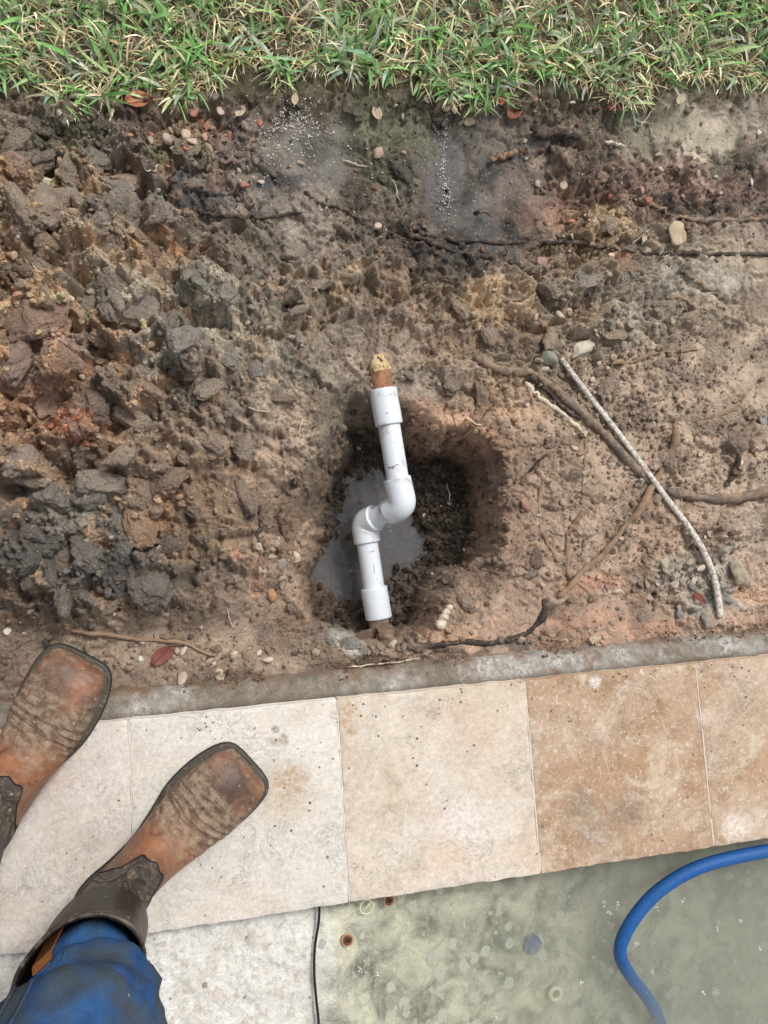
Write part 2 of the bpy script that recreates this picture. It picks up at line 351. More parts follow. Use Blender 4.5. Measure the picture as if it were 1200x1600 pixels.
# ---------------------------------------------------------------- the dug ground
GU = [0, 150, 300, 450, 600, 750, 900, 1050, 1200]
HU = [-250, 0, 150, 300, 450, 600, 800, 1000, 1200, 1400]
HV = [-200, 90, 150, 200, 260, 350, 450, 600, 750, 850, 930, 990, 1040, 1120]
HT = [[2]*10, [1.6]*10, [1.2, 1, .8, .5, .5, .5, .5, .5, .6, .6],
      [3, 3, 2, -.5, -1.5, -2, -2, -2, -.6, -.6],
      [6, 6, 4.5, 0, -3, -3.2, -3.4, -3, -2.4, -2],
      [9, 9.5, 9, 3, -4, -4.6, -5, -4.2, -3.6, -3.5],
      [10, 11, 10.5, 7.5, 1, -4.4, -4.6, -4.5, -4.6, -4.6],
      [10, 11, 10, 7.5, 0, -6.5, -5.6, -5.6, -5.6, -5.6],
      [9, 9, 8.5, 5.5, -2, -7, -6, -5.8, -5.6, -5.6],
      [8, 7.5, 6.5, 3.5, -4.4, -7, -6.4, -6, -5.6, -5.6],
      [4, 4, 3.5, -.5, -5.2, -7.2, -6.6, -6.4, -5.4, -5.2],
      [-3.5, -3.8, -4, -4.6, -5.6, -6.4, -6.4, -6, -4.8, -4.4],
      [-4.6, -4.8, -5, -5, -5.2, -5.2, -5.4, -5, -4.2, -4],
      [-5.2]*10]
CV = [150, 200, 260, 320, 380, 450, 520, 600, 680, 760, 840, 920, 1000, 1080]
CT = [[(96, 82, 58)]*9,
 [(128, 110, 92), (132, 118, 102), (118, 88, 70), (112, 100, 90), (100, 92, 72), (92, 82, 72), (108, 90, 74), (156, 138, 114), (148, 130, 108)],
 [(122, 104, 88), (128, 114, 98), (116, 90, 74), (104, 94, 86), (92, 84, 68), (82, 74, 70), (96, 80, 70), (132, 98, 82), (122, 92, 80)],
 [(150, 126, 100), (140, 122, 104), (98, 88, 82), (118, 102, 90), (98, 82, 66), (76, 70, 66), (128, 92, 72), (118, 92, 76), (116, 98, 86)],
 [(134, 112, 90), (150, 126, 102), (134, 116, 98), (134, 118, 102), (96, 84, 74), (70, 64, 60), (136, 110, 84), (138, 118, 96), (150, 126, 102)],
 [(130, 104, 80), (150, 134, 114), (160, 146, 126), (158, 138, 114), (138, 114, 90), (150, 122, 90), (150, 130, 106), (158, 136, 112), (152, 128, 104)],
 [(190, 134, 96), (140, 120, 98), (150, 134, 114), (158, 140, 120), (140, 116, 94), (142, 116, 90), (148, 126, 102), (156, 130, 104), (156, 130, 104)],
 [(168, 118, 84), (120, 100, 84), (130, 110, 92), (156, 138, 116), (136, 112, 90), (146, 120, 94), (150, 122, 95), (154, 124, 98), (156, 128, 101)],
 [(140, 104, 80), (122, 98, 80), (148, 124, 100), (150, 126, 104), (112, 88, 66), (158, 112, 76), (154, 122, 94), (154, 124, 98), (160, 130, 104)],
 [(134, 112, 92), (128, 110, 94), (142, 110, 82), (142, 114, 90), (88, 68, 52), (110, 80, 58), (160, 126, 99), (156, 126, 100), (156, 128, 103)],
 [(108, 96, 88), (108, 98, 90), (124, 102, 82), (136, 106, 80), (84, 66, 50), (110, 78, 55), (156, 122, 95), (155, 119, 92), (150, 127, 106)],
 [(120, 96, 78), (92, 86, 80), (112, 94, 78), (138, 108, 82), (96, 76, 56), (148, 112, 86), (155, 119, 92), (155, 117, 88), (164, 124, 96)],
 [(134, 106, 84), (142, 114, 88), (142, 112, 86), (138, 108, 84), (130, 104, 80), (150, 112, 84), (156, 112, 82), (142, 116, 95), (170, 124, 96)],
 [(118, 92, 72)]*9]
AT = [[.25]*9,
 [.6, .8, .3, .08, .15, .1, .25, .04, .08],
 [1, 1, .4, .1, .15, .06, .4, .2, .2],
 [1, 1, .5, .12, .25, .05, .5, .3, .3],
 [1, 1, .8, .35, .45, .1, .6, .25, .08],
 [1, 1, .9, .65, .5, .45, .6, .25, .12],
 [.8, 1, .9, .5, .25, .5, .4, .2, .12],
 [.9, 1, .8, .4, .15, .4, .16, .16, .14],
 [1, 1, .7, .35, .1, .15, .13, .2, .2],
 [.9, .9, .6, .35, .2, .2, .12, .16, .2],
 [.9, 1, .6, .25, .2, .2, .12, .18, .18],
 [.7, .8, .4, .15, .3, .15, .12, .2, .2],
 [.12, .12, .08, .08, .3, .08, .08, .15, .15],
 [.1]*9]
# colour patches: u, v, radius u, radius v, colour, strength
BLOBS = [(62, 520, 62, 60, (206, 144, 104), 1), (68, 518, 15, 26, (88, 88, 92), 1), (38, 560, 24, 18, (112, 114, 120), 1), (90, 575, 40, 25, (188, 120, 78), .8),
 (240, 392, 34, 42, (188, 138, 96), 1), (84, 315, 42, 36, (188, 156, 120), 1), (14, 268, 26, 22, (186, 128, 88), 1), (120, 655, 60, 18, (168, 96, 58), .8),
 (128, 670, 24, 22, (186, 104, 60), .9), (20, 480, 22, 20, (190, 130, 90), .6), (250, 795, 40, 20, (186, 132, 84), .8), (90, 430, 60, 30, (158, 128, 96), .6),
 (120, 870, 120, 38, (92, 86, 82), .85), (235, 915, 55, 34, (84, 80, 78), 1), (30, 870, 40, 26, (86, 80, 76), .8), (40, 900, 20, 14, (200, 160, 105), .7),
 (265, 560, 36, 30, (150, 142, 128), .8), (130, 790, 80, 50, (142, 132, 120), .5), (110, 560, 20, 20, (96, 92, 92), .6), (330, 480, 60, 60, (164, 152, 134), .5),
 (400, 500, 60, 50, (170, 150, 126), .5), (455, 560, 60, 40, (150, 136, 118), .5), (540, 430, 24, 18, (192, 160, 118), .8), (500, 490, 50, 30, (160, 134, 104), .5),
 (300, 292, 56, 20, (44, 42, 44), .95), (430, 292, 50, 18, (50, 48, 50), .95), (340, 320, 80, 14, (92, 82, 78), .8), (740, 335, 100, 75, (46, 41, 39), .92),
 (640, 400, 60, 26, (66, 58, 54), .8), (700, 260, 30, 75, (58, 54, 55), .92), (770, 210, 60, 30, (104, 92, 78), .7), (600, 230, 40, 60, (96, 94, 66), .6),
 (850, 260, 30, 20, (150, 130, 105), .5), (560, 360, 30, 30, (84, 74, 64), .6), (500, 250, 50, 60, (92, 84, 78), .75), (290, 210, 50, 26, (104, 88, 58), .6), (270, 245, 50, 16, (90, 92, 56), .7),
 (1098, 208, 62, 36, (168, 148, 122), .95), (1010, 235, 30, 24, (110, 96, 80), .7), (1150, 250, 60, 20, (88, 88, 70), .6), (1060, 290, 60, 16, (136, 98, 78), .6), (1170, 290, 40, 16, (140, 102, 84), .5),
 (1080, 320, 70, 10, (50, 44, 42), .9), (860, 340, 40, 30, (150, 100, 76), .6), (955, 360, 30, 40, (192, 158, 112), .9), (980, 420, 20, 24, (196, 140, 96), .8), (800, 320, 50, 40, (120, 96, 80), .5),
 (770, 470, 70, 40, (172, 138, 98), .7), (730, 490, 50, 30, (178, 140, 96), .5), (1080, 450, 100, 30, (150, 140, 126), .6), (1000, 500, 60, 40, (152, 140, 122), .4),
 (560, 560, 60, 30, (136, 112, 94), .6), (640, 600, 40, 30, (128, 114, 100), .5), (545, 650, 30, 45, (132, 112, 90), 1), (770, 690, 26, 26, (200, 138, 84), .9), (690, 660, 50, 30, (176, 126, 86), .8),
 (760, 820, 26, 60, (158, 116, 84), .7), (800, 620, 50, 30, (164, 124, 88), .6), (520, 935, 26, 40, (176, 110, 66), .9), (480, 850, 30, 50, (150, 112, 78), .6), (470, 960, 40, 26, (152, 116, 84), .5),
 (400, 905, 16, 26, (180, 126, 86), .8), (352, 866, 12, 10, (170, 112, 76), .8), (600, 990, 40, 14, (168, 120, 76), .9), (545, 1005, 26, 20, (158, 152, 140), .9),
 (720, 930, 70, 30, (160, 122, 90), .5), (700, 990, 60, 20, (170, 118, 80), .6), (930, 905, 50, 14, (172, 112, 78), .8), (960, 980, 120, 16, (172, 118, 82), .7), (1080, 900, 60, 40, (146, 136, 120), .7), (1130, 950, 70, 20, (130, 124, 116), .9), (1170, 940, 40, 30, (178, 128, 92), .5),
 (800, 1005, 40, 14, (64, 52, 44), .8), (860, 955, 20, 20, (60, 50, 44), .8), (700, 1010, 60, 8, (70, 56, 46), .8), (350, 1030, 200, 26, (146, 116, 88), .5), (400, 740, 60, 40, (158, 126, 98), .5), (330, 800, 60, 40, (150, 118, 86), .4), (350, 560, 20, 20, (120, 100, 86), .4)]
WET = [(790, 340, 90, 60, .55), (690, 280, 30, 80, .7), (500, 250, 60, 70, .35), (235, 912, 60, 34, .6), (545, 655, 34, 50, .6), (130, 870, 120, 40, .45), (610, 860, 150, 130, .65), (340, 300, 140, 25, .5),
       (120, 780, 130, 60, .35), (66, 540, 30, 50, .4), (430, 560, 120, 100, .3), (480, 680, 60, 60, .35), (800, 1000, 80, 20, .5), (760, 830, 30, 60, .4)]
CALM = [(790, 330, 80, 60, .8), (500, 250, 60, 70, .75), (545, 655, 30, 40, .9), (695, 290, 40, 80, .75), (1098, 208, 55, 30, .6), (90, 790, 80, 40, .5), (235, 908, 48, 28, .7), (390, 760, 50, 30, .6), (950, 960, 90, 24, .6), (850, 640, 60, 30, .5), (1130, 600, 80, 60, .5), (960, 700, 50, 60, .4), (350, 1010, 200, 30, .4), (540, 540, 50, 30, .5)]
hole_uv = [(504, 668), (512, 622), (560, 602), (612, 612), (650, 636), (700, 664), (745, 668), (778, 690), (792, 750), (786, 850), (766, 892), (728, 905), (696, 930), (680, 985), (632, 1006), (555, 1006), (498, 990), (468, 945), (440, 896), (432, 836), (456, 776), (484, 720)]
HP = P(np.array([a for a, _ in hole_uv]), np.array([b for _, b in hole_uv]), -.065)[:, :2]
WATER_Z = -.235
water_uv = [(535, 738), (592, 724), (640, 770), (668, 845), (658, 885), (618, 905), (602, 935), (560, 962), (520, 940), (462, 910), (484, 862), (514, 832), (522, 790)]
WP = P(np.array([a for a, _ in water_uv]), np.array([b for _, b in water_uv]), WATER_Z)[:, :2]

def terrain(x, y, fine=True):
    """height, colour, wetness of the dug ground at world x, y"""
    z = np.full(x.shape, -.03)
    for _ in range(4):
        u, v = proj(x, y, z); zb = gridmap(HU, HV, HT, u, v)/100.; z = .4*z+.6*zb
    z = zb
    s, t = xy2st(x, y)
    wu = u+fbm(x, y, 14, 4, 3)*34+fbm(x, y, 60, 3, 5)*10; wv = v+fbm(x, y, 14, 4, 7)*34+fbm(x, y, 60, 3, 9)*10
    amp = gridmap(GU, CV, AT, wu, wv); amp = np.where(v < 150, amp*.5, amp)
    # lumps: cells of several sizes, each pushed up or down, with crevices between
    wx = x+fbm(x, y, 20, 3, 1)*.036+fbm(x, y, 90, 3, 2)*.010; wy = y+fbm(x, y, 20, 3, 4)*.036+fbm(x, y, 90, 3, 6)*.010
    cellc = np.zeros(x.shape)
    for L, A, k in ((.082, .048, 0), (.038, .027, 3), (.018, .0120, 6), (.0085, .0050, 9)):
        f1, f2, r, vx, vy = worley(wx/L+k*3.1, wy/L-k*1.7, k, True); ang = r*57.3; ti = (vx*np.cos(ang)+vy*np.sin(ang))
        e = f2-f1
        dome = np.sqrt(np.clip(1-(f1/.95)**2, 0, 1))
        z = z + A*amp*(((r-.5)*1.2+ti*.75+.30)*sm(0, .24, e)+dome*.60-.58-.50*(1-sm(0, .13, e)))
        cellc = cellc + (r-.5)*(.55 if L > .03 else .4 if L > .01 else .25)*np.clip(amp*1.4, .15, 1)
    z = z + fbm(x, y, 9, 4, 2)*.006*(.4+amp) + fbm(x, y, 45, 5, 8, .6)*.0042*(.16+amp)
    pat = sm(.1, .45, fbm(x, y, 16, 3, 12))           # small patchy crumb relief on the flat part
    f1, f2, r = worley(wx/.0062, wy/.0062, 5); z = z + (.0030*(.5-f1)*pat*(.30+.5*amp))
    z = z + fbm(x, y, 170, 3, 1, .6)*.0019*(.2+amp) + (.5-np.abs(fbm(wx+3, wy, 20, 4, 7, .6)))*0.014*amp + np.abs(fbm(wx, wy, 75, 3, 12))*.0045*(.08+amp)
    f1, f2, r = worley(wx/.0042, wy/.0042, 7); z = z + .0022*(.6-f1)*sm(-.1, .3, fbm(x, y, 25, 3, 6))*(.18+.75*amp)
    rid = 1-np.abs(fbm(wx, wy, 26, 4, 10)); z = z - .006*sm(.93, 1., rid)*(.3+amp*.6)    # cracks
    calm = np.zeros(x.shape)
    for bu, bv, ru, rv, a in CALM: calm = np.maximum(calm, a*sm(1.35, .7, np.hypot((wu-bu)/ru, (wv-bv)/rv)))
    z = zb + (z-zb)*(1-calm) - .004*calm
    # the hole
    hx = x+fbm(x, y, 26, 4, 6)*.012+fbm(x, y, 120, 3, 2)*.005; hy = y+fbm(x, y, 26, 4, 11)*.012+fbm(x, y, 120, 3, 4)*.005
    sd_ = poly_sd(hx, hy, HP); ins = np.clip(-sd_, 0, None)
    q = P(625, 835, -.15); az = np.degrees(np.arctan2(y-q[1], x-q[0])) % 360
    edge_w = np.interp(az, [0, 40, 80, 110, 150, 180, 203, 222, 260, 290, 312, 335, 360], [.022, .042, .058, .068, .082, .092, .062, .024, .014, .016, .034, .024, .022])
    edge_w = edge_w*(1+.35*fbm(x, y, 18, 3, 9))
    fl = WATER_Z+np.clip(poly_sd(x+fbm(x, y, 40, 4, 5)*.010, y+fbm(x, y, 40, 4, 8)*.010, WP)*.55, -.016, .030)
    fl = fl + fbm(x, y, 34, 5, 3, .6)*.012 + np.abs(fbm(x, y, 60, 3, 5))*.008
    f1, f2, r2 = worley(x/.014, y/.014, 2); fl = fl + (.6-f1)*.008
    k = np.clip(ins/edge_w, 0, 1); k = .35*k+.65*k*k*(3-2*k); hz = z*(1-k)+fl*k
    lip = np.exp(-(sd_/.022)**2)*.005
    z = np.where(sd_ < 0, hz, z)+lip
    deep = sm(.0, .05, ins)
    # under beam: keep low
    tb = t+fbm(x, y, 18, 4, 3)*.010; lo_ = -.034-.6*np.clip(.050-tb, 0, .1); z = np.where(t < .060, np.minimum(z, lo_+.010*sm(.050, .060, t)), z)
    if not fine: return z
    c = gridmap(GU, CV, lin(CT), wu, wv)
    for bu, bv, ru, rv, col, a in BLOBS:
        d = np.hypot((wu-bu)/ru, (wv-bv)/rv); m = (sm(1.25, .7, d)*a)[..., None]
        c = c*(1-m)+lin(col)*m
    c = c*(1+cellc[..., None]*.55)
    f1, f2, r = worley(wx/.024+7, wy/.024, 8)          # clods of other clay mixed through the heap
    m = (sm(.72, .80, r)*np.clip(amp*1.2-.1, 0, 1)*.6)[..., None]; c = c*(1-m)+lin((184, 138, 98))*m
    m = (sm(.17, .09, r)*np.clip(amp*1.2, 0.1, 1)*.6)[..., None]; c = c*(1-m)+lin((98, 92, 88))*m
    m = (sm(.05, .35, fbm(x, y, 30, 3, 13))*.25)[..., None]; c = c*(1-m)+lin((112, 92, 74))*m
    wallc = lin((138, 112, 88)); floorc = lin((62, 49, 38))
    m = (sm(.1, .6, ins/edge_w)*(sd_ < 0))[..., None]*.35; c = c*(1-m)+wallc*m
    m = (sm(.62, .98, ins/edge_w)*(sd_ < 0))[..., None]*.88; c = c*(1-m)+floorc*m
    m = (sm(-.7, -.2, fbm(x, y, 5, 2, 2)))[..., None]
    moss = (sm(.1, .4, fbm(x, y, 12, 4, 4))*sm(300, 180, v)*.5)[..., None]; c = c*(1-moss)+lin((84, 86, 52))*moss
    lawn = sm(165, 135, v+fbm(x, y, 12, 3, 1)*20)[..., None]; c = c*(1-lawn)+lin((92, 78, 52))*lawn
    wet = np.zeros(x.shape)
    for bu, bv, ru, rv, a in WET:
        wet = np.maximum(wet, a*sm(1.3, .6, np.hypot((wu-bu)/ru, (wv-bv)/rv)))
    wet = np.clip(wet+.12*np.clip(amp, 0, 1), 0, 1)
    g = c.mean(-1, keepdims=True); c = (g+(c-g)*(.56+.22*np.clip(amp, 0, 1)[..., None]))*(1.36+.72*np.clip(amp, 0, 1)[..., None])*np.array([.975, 1., .955])
    return z, np.clip(c, .01, .9), wet, amp

def axis_coords(a, b, d, lo, hi, gr=1.22):
    m = np.arange(a, b+d*.5, d); r = []; x = a; w = d
    while x > lo: w *= gr; x -= w; r.append(x)
    q = []; x = b; w = d
    while x < hi: w *= gr; x += w; q.append(x)
    return np.concatenate([r[::-1], m, q])
S_ax = axis_coords(-.14, 1.56, .0020, -14, 14, 1.06)
t_a = np.arange(.004, 1.06, .0020); t_b = axis_coords(1.064, 1.40, .006, 1.064, 16); T_ax = np.concatenate([t_a, t_b])
SS, TT = np.meshgrid(S_ax, T_ax); GX, GY = st2xy(SS, TT)
GZ, GC, GW, GA = terrain(GX, GY)
def far_fade(s, t): return sm(.6, 3., np.maximum(np.maximum(-.2-s, s-1.6), t-1.5))
_d = .0020*2.0          # clay slumps: no face steeper than about 60 degrees outside the hole
_u, _v = proj(GX, GY, GZ); _lim = ~((_u > 440) & (_u < 815) & (_v > 590) & (_v < 1015)) & (TT < 1.05)
for _ in range(8):
    a = GZ.copy(); a[1:] = np.minimum(a[1:], GZ[:-1]+_d); a[:-1] = np.minimum(a[:-1], GZ[1:]+_d); a[:, 1:] = np.minimum(a[:, 1:], GZ[:, :-1]+_d); a[:, :-1] = np.minimum(a[:, :-1], GZ[:, 1:]+_d)
    GZ = np.where(_lim, a, GZ)
ff = far_fade(SS, TT); GZ = GZ*(1-ff)+np.where(TT > 1.0, .015, -.05)*ff; fl_ = (sm(1.0, 1.2, TT)*np.maximum(ff, sm(1.35, 1.8, TT)))[..., None]; GC = GC*(1-fl_)+lin((92, 104, 58))*fl_
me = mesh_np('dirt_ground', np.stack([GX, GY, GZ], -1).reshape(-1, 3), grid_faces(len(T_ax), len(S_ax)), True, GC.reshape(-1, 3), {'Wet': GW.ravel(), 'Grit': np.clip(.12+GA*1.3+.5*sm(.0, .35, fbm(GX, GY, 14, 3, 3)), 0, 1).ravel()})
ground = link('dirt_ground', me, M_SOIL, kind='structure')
def Hxy(x, y):
    s, t = xy2st(x, y)
    i = np.clip(np.searchsorted(S_ax, s)-1, 0, len(S_ax)-2); j = np.clip(np.searchsorted(T_ax, t)-1, 0, len(T_ax)-2)
    fs = np.clip((s-S_ax[i])/(S_ax[i+1]-S_ax[i]), 0, 1); ft = np.clip((t-T_ax[j])/(T_ax[j+1]-T_ax[j]), 0, 1)
    return (GZ[j, i]*(1-fs)+GZ[j, i+1]*fs)*(1-ft)+(GZ[j+1, i]*(1-fs)+GZ[j+1, i+1]*fs)*ft
def Cxy(x, y):
    s, t = xy2st(x, y)
    i = np.clip(np.searchsorted(S_ax, s), 0, len(S_ax)-1); j = np.clip(np.searchsorted(T_ax, t), 0, len(T_ax)-1)
    return GC[j, i]
def hit(u, v):
    u = np.asarray(u, float); v = np.asarray(v, float)
    z = np.full(u.shape, .16); 
    for _ in range(60):          # march down the ray, stop at the surface
        p = P(u, v, z); h = Hxy(p[..., 0], p[..., 1]); z = np.where(z > h, np.maximum(z-np.maximum((z-h)*.5, .0008), -.4), z)
    p = P(u, v, z); p[..., 2] = Hxy(p[..., 0], p[..., 1]); return p

# ---------------------------------------------------------------- concrete beam beside the coping
bs = axis_coords(-.14, 1.56, .003, -5, 6); bt = np.array([-.02, -.012, 0, .004, .008, .012, .016, .020, .024, .028, .032, .036, .040, .043, .046, .049, .052, .055, .058, .062])
bS, bT = np.meshgrid(bs, bt)
wob = fbm(bS, bS*0, 5, 3, 3)*.005+fbm(bS, bT, 40, 3, 5)*.0022
bz = -.030 - .052*sm(.032, .056, bT+wob)**1.3 - .004*sm(.0, .05, bT) + fbm(bS, bT, 30, 4, 6)*.0022+fbm(bS, bT, 150, 3, 2)*.0011
f1, f2, r = worley(bS/.02, bT/.02, 3); bz = bz - np.where(r > .9, (.4-f1).clip(0)*.006, 0)
bX, bY = st2xy(bS, bT-.003)
link('concrete_beam', mesh_np('concrete_beam', np.stack([bX, bY, bz], -1).reshape(-1, 3), grid_faces(len(bt), len(bs))), M_CONC, kind='structure')

# ---------------------------------------------------------------- travertine coping
TW, TD, TH_T = .305, .3003, .0235
bed_pts = []
V = []
for s in (-4, 6):
    for t in (-TD+.035, -.004):
        for z in (-.075, -TH_T-.0005):
            x, y = st2xy(s, t); V.append((x, y, z))
F = [(0, 1, 3, 2), (4, 6, 7, 5), (0, 4, 5, 1), (2, 3, 7, 6), (1, 5, 7, 3), (0, 2, 6, 4)]
coping = link('pool_coping', mesh_py('coping_bed', V, F, False), M_CONC, kind='structure')
def tile_mesh(seed, w, d, h):
    rs = np.random.RandomState(seed); nx, ny = 46, 46; b = .0009
    xs = np.concatenate([[0, b*.35, b], np.linspace(b*2, w-b*2, nx), [w-b, w-b*.35, w]]); ys = np.concatenate([[0, b*.35, b], np.linspace(b*2, d-b*2, ny), [d-b, d-b*.35, d]])
    X, Y = np.meshgrid(xs, ys); e = np.minimum(np.minimum(X, w-X), np.minimum(Y, d-Y))
    jx = fbm(X*0+seed, Y, 40, 4, seed)*.0013*np.exp(-np.minimum(X, w-X)/.004); jy = fbm(X, Y*0+seed, 40, 4, seed+2)*.0016*np.exp(-np.minimum(Y, d-Y)/.004)
    Z = -(b-np.sqrt(np.clip(b*b-(b-np.minimum(e, b))**2, 0, None)))+fbm(X+seed, Y, 7, 2, 1)*.0006
    chip = sm(.50, .62, vn((X+seed)*55, Y*55, seed))*np.exp(-e/.0022); Z = Z-chip*.0022
    top = np.stack([X+jx, Y+jy, Z], -1).reshape(-1, 3); ny_, nx_ = X.shape; F = [tuple(f) for f in grid_faces(ny_, nx_)]
    rim = [j for j in range(nx_)]+[i*nx_+nx_-1 for i in range(1, ny_)]+[(ny_-1)*nx_+j for j in range(nx_-2, -1, -1)]+[i*nx_ for i in range(ny_-2, 0, -1)]
    n0 = len(top); lo = top[rim].copy(); lo[:, 2] = -h; V = np.vstack([top, lo]); m = len(rim)
    for k in range(m): F.append((rim[k], n0+k, n0+(k+1) % m, rim[(k+1) % m]))
    F.append(tuple(n0+k for k in range(m))[::1])
    return mesh_py('tile', V, F)
tile_cols = {0: ((202, 194, 186), .5), 1: ((212, 208, 200), .35), 2: ((208, 197, 182), .55), 3: ((182, 157, 132), 1.0), 4: ((188, 166, 144), 1.0)}
tm = [tile_mesh(i, TW-.0020, TD, TH_T) for i in range(5)]
for i in range(-9, 15):
    k = i if 0 <= i < 5 else (i*7) % 5
    o = link('tile', tm[k], M_TRAV, coping); x, y = st2xy(i*TW+.0010, -TD); o.location = (x, y, 0); o.rotation_euler = (0, 0, TH)
    c, a = tile_cols[k]; o.color = (*lin(c), a)
    if 0 <= i < 5: o['label'] = ['pinkish white travertine tile under the left boot', 'pale cream travertine tile under the right boot toe', 'light beige travertine tile in the middle', 'brown mottled travertine tile', 'tan mottled travertine tile at the right edge'][i]
for i in range(-9, 16):
    w = .0013; V = []
    for s in (i*TW-w, i*TW+w):
        for n_ in range(60):
            x, y = st2xy(s, -TD+.001+(TD-.002)*n_/59); V.append((x, y, -.0010+.0003*math.sin(n_*1.3+i)))
        
    F = [(k, k+1, 61+k, 60+k) for k in range(59)]
    V += [(p[0], p[1], -.02) for p in V]; F += [(k+120, k, 60+k, 180+k) for k in (0,)] + [(k, k+120, k+121, k+1) for k in list(range(59))] + [(60+k, 61+k, 181+k, 180+k) for k in range(59)]
    link('grout_joint', mesh_py('grout_joint', V, F), M_GROUT, coping)
# ---------------------------------------------------------------- pool ledge, water
POOL_Z = -.048
def pool_floor_z(x, y):
    s, t = xy2st(x, y); u, v = proj(x, y, np.full(np.shape(x), -.05))
    sh = sm(420, 560, u+fbm(x, y, 9, 4, 5)*60+(v-1500)*.10)
    z = -.040 - .012*sh - .020*sm(520, 640, u) - .062*sm(600, 1050, u) - .03*sm(900, 1300, u)
    rough = 1-sh*.75
    z = z + fbm(x, y, 20, 4, 2)*.0040*(.5+rough) + fbm(x, y, 90, 4, 6, .65)*.0028*rough
    f1, f2, r = worley(x/.010, y/.010, 4); z = z + (.5-f1)*.0022*rough*np.where(r > .35, 1, .2)
    return z, sh
ps = axis_coords(.0, 1.56, .0032, -6, 8); pt = -TD+.06-np.concatenate([np.arange(0, .36, .0032), .36+.0032*1.25**np.arange(0, 32)])[::1]
pS, pT = np.meshgrid(ps, pt); pX, pY = st2xy(pS, pT); pz, psh = pool_floor_z(pX, pY)
def floor_mat():
    t = NT('pool_plaster'); p = t.pos(); sh = t.n('ShaderNodeAttribute', out='Fac', attribute_name='Wet')
    n1 = t.noise(p, 16, 6, .66, .6); n2 = t.noise(p, 55, 6, .72, .5); n3_ = t.noise(p, 300, 4, .7)
    a = t.mix(t.rng(n1, .4, .6), lin((206, 200, 190)), lin((226, 228, 226))); a = t.mix(t.rng(n2, .5, .64), a, lin((158, 146, 128)))
    a = t.mix(t.rng(t.noise(p, 130, 5, .75, 1.), .55, .63, 0, .55), a, lin((120, 108, 92)))
    a = t.mix(t.rng(t.noise(p, 20, 4, .7), .60, .70, 0, .6), a, lin((190, 150, 120)))
    v = t.voro(p, 70); vc = t.n('ShaderNodeSeparateColor', {0: t.voro(p, 70, out='Color')})
    a = t.mix(t.math('MULTIPLY', t.math('LESS_THAN', v, .42), t.math('GREATER_THAN', vc, .8)), a, lin((222, 218, 208)))
    b = t.mix(t.rng(n1, .38, .62), lin((100, 102, 92)), lin((214, 211, 190))); b = t.mix(t.rng(n2, .5, .68, 0, .9), b, lin((190, 188, 172)))
    v2 = t.voro(p, 48, 'SMOOTH_F1'); vc2 = t.n('ShaderNodeSeparateColor', {0: t.voro(p, 48, out='Color')})
    b = t.mix(t.math('MULTIPLY', t.rng(v2, .42, .34), t.math('GREATER_THAN', vc2, .62)), b, lin((196, 198, 182)))
    a = t.mix(.45, a, lin((216, 212, 202))); c = t.mix(sh, a, b); c = t.mix(1, c, gray(t, n3_, .78, 1.2), 'MULTIPLY')
    h = t.math('ADD', t.math('MULTIPLY', n2, 1.), t.math('MULTIPLY', n3_, .5))
    return t.fin(Base_Color=c, Roughness=.8, Normal=t.bump(h, .0035, .8))
pool_floor = link('pool_floor', mesh_np('pool_floor', np.stack([pX, pY, pz], -1).reshape(-1, 3), grid_faces(len(pt), len(ps))[:, ::-1], True, None, {'Wet': psh.ravel()}), floor_mat(), kind='structure')
def water_mat(name, dens, col, rough=.02, absorb=None, ripple=.0006):
    t = NT(name); nd = t.t.nodes; p = t.pos()
    tr = t.n('ShaderNodeBsdfTransparent', {'Color': (1, 1, 1)}); gl = t.n('ShaderNodeBsdfGlossy', {'Color': (1, 1, 1), 'Roughness': rough, 'Normal': t.bump(t.noise(p, 25, 3, .5), ripple, 1.)})
    fr = t.n('ShaderNodeFresnel', {'IOR': 1.33}); ms = nd.new('ShaderNodeMixShader'); t.put(ms.inputs[0], fr); t.t.links.new(tr, ms.inputs[1]); t.t.links.new(gl, ms.inputs[2])
    t.t.links.new(ms.outputs[0], t.out.inputs['Surface'])
    if dens:
        pv = nd.new('ShaderNodeVolumePrincipled'); pv.inputs['Density'].default_value = dens; pv.inputs['Color'].default_value = (*col, 1)
        if absorb: pv.inputs['Absorption Color'].default_value = (*absorb, 1)
        pv.inputs['Anisotropy'].default_value = .2
        t.t.links.new(pv.outputs[0], t.out.inputs['Volume'])
    return t.m
V = []; 
for s, t_ in ((-6, -TD+.05), (8, -TD+.05), (8, -4.5), (-6, -4.5)):
    for z in (POOL_Z, -.30): x, y = st2xy(s, t_); V.append((x, y, z))
F = [(0, 6, 4, 2), (1, 3, 5, 7), (0, 2, 3, 1), (2, 4, 5, 3), (4, 6, 7, 5), (6, 0, 1, 7)]
link('pool_water', mesh_py('pool_water', V, F, False), water_mat('murky_water', 8.5, (.875, .895, .80)), kind='structure')
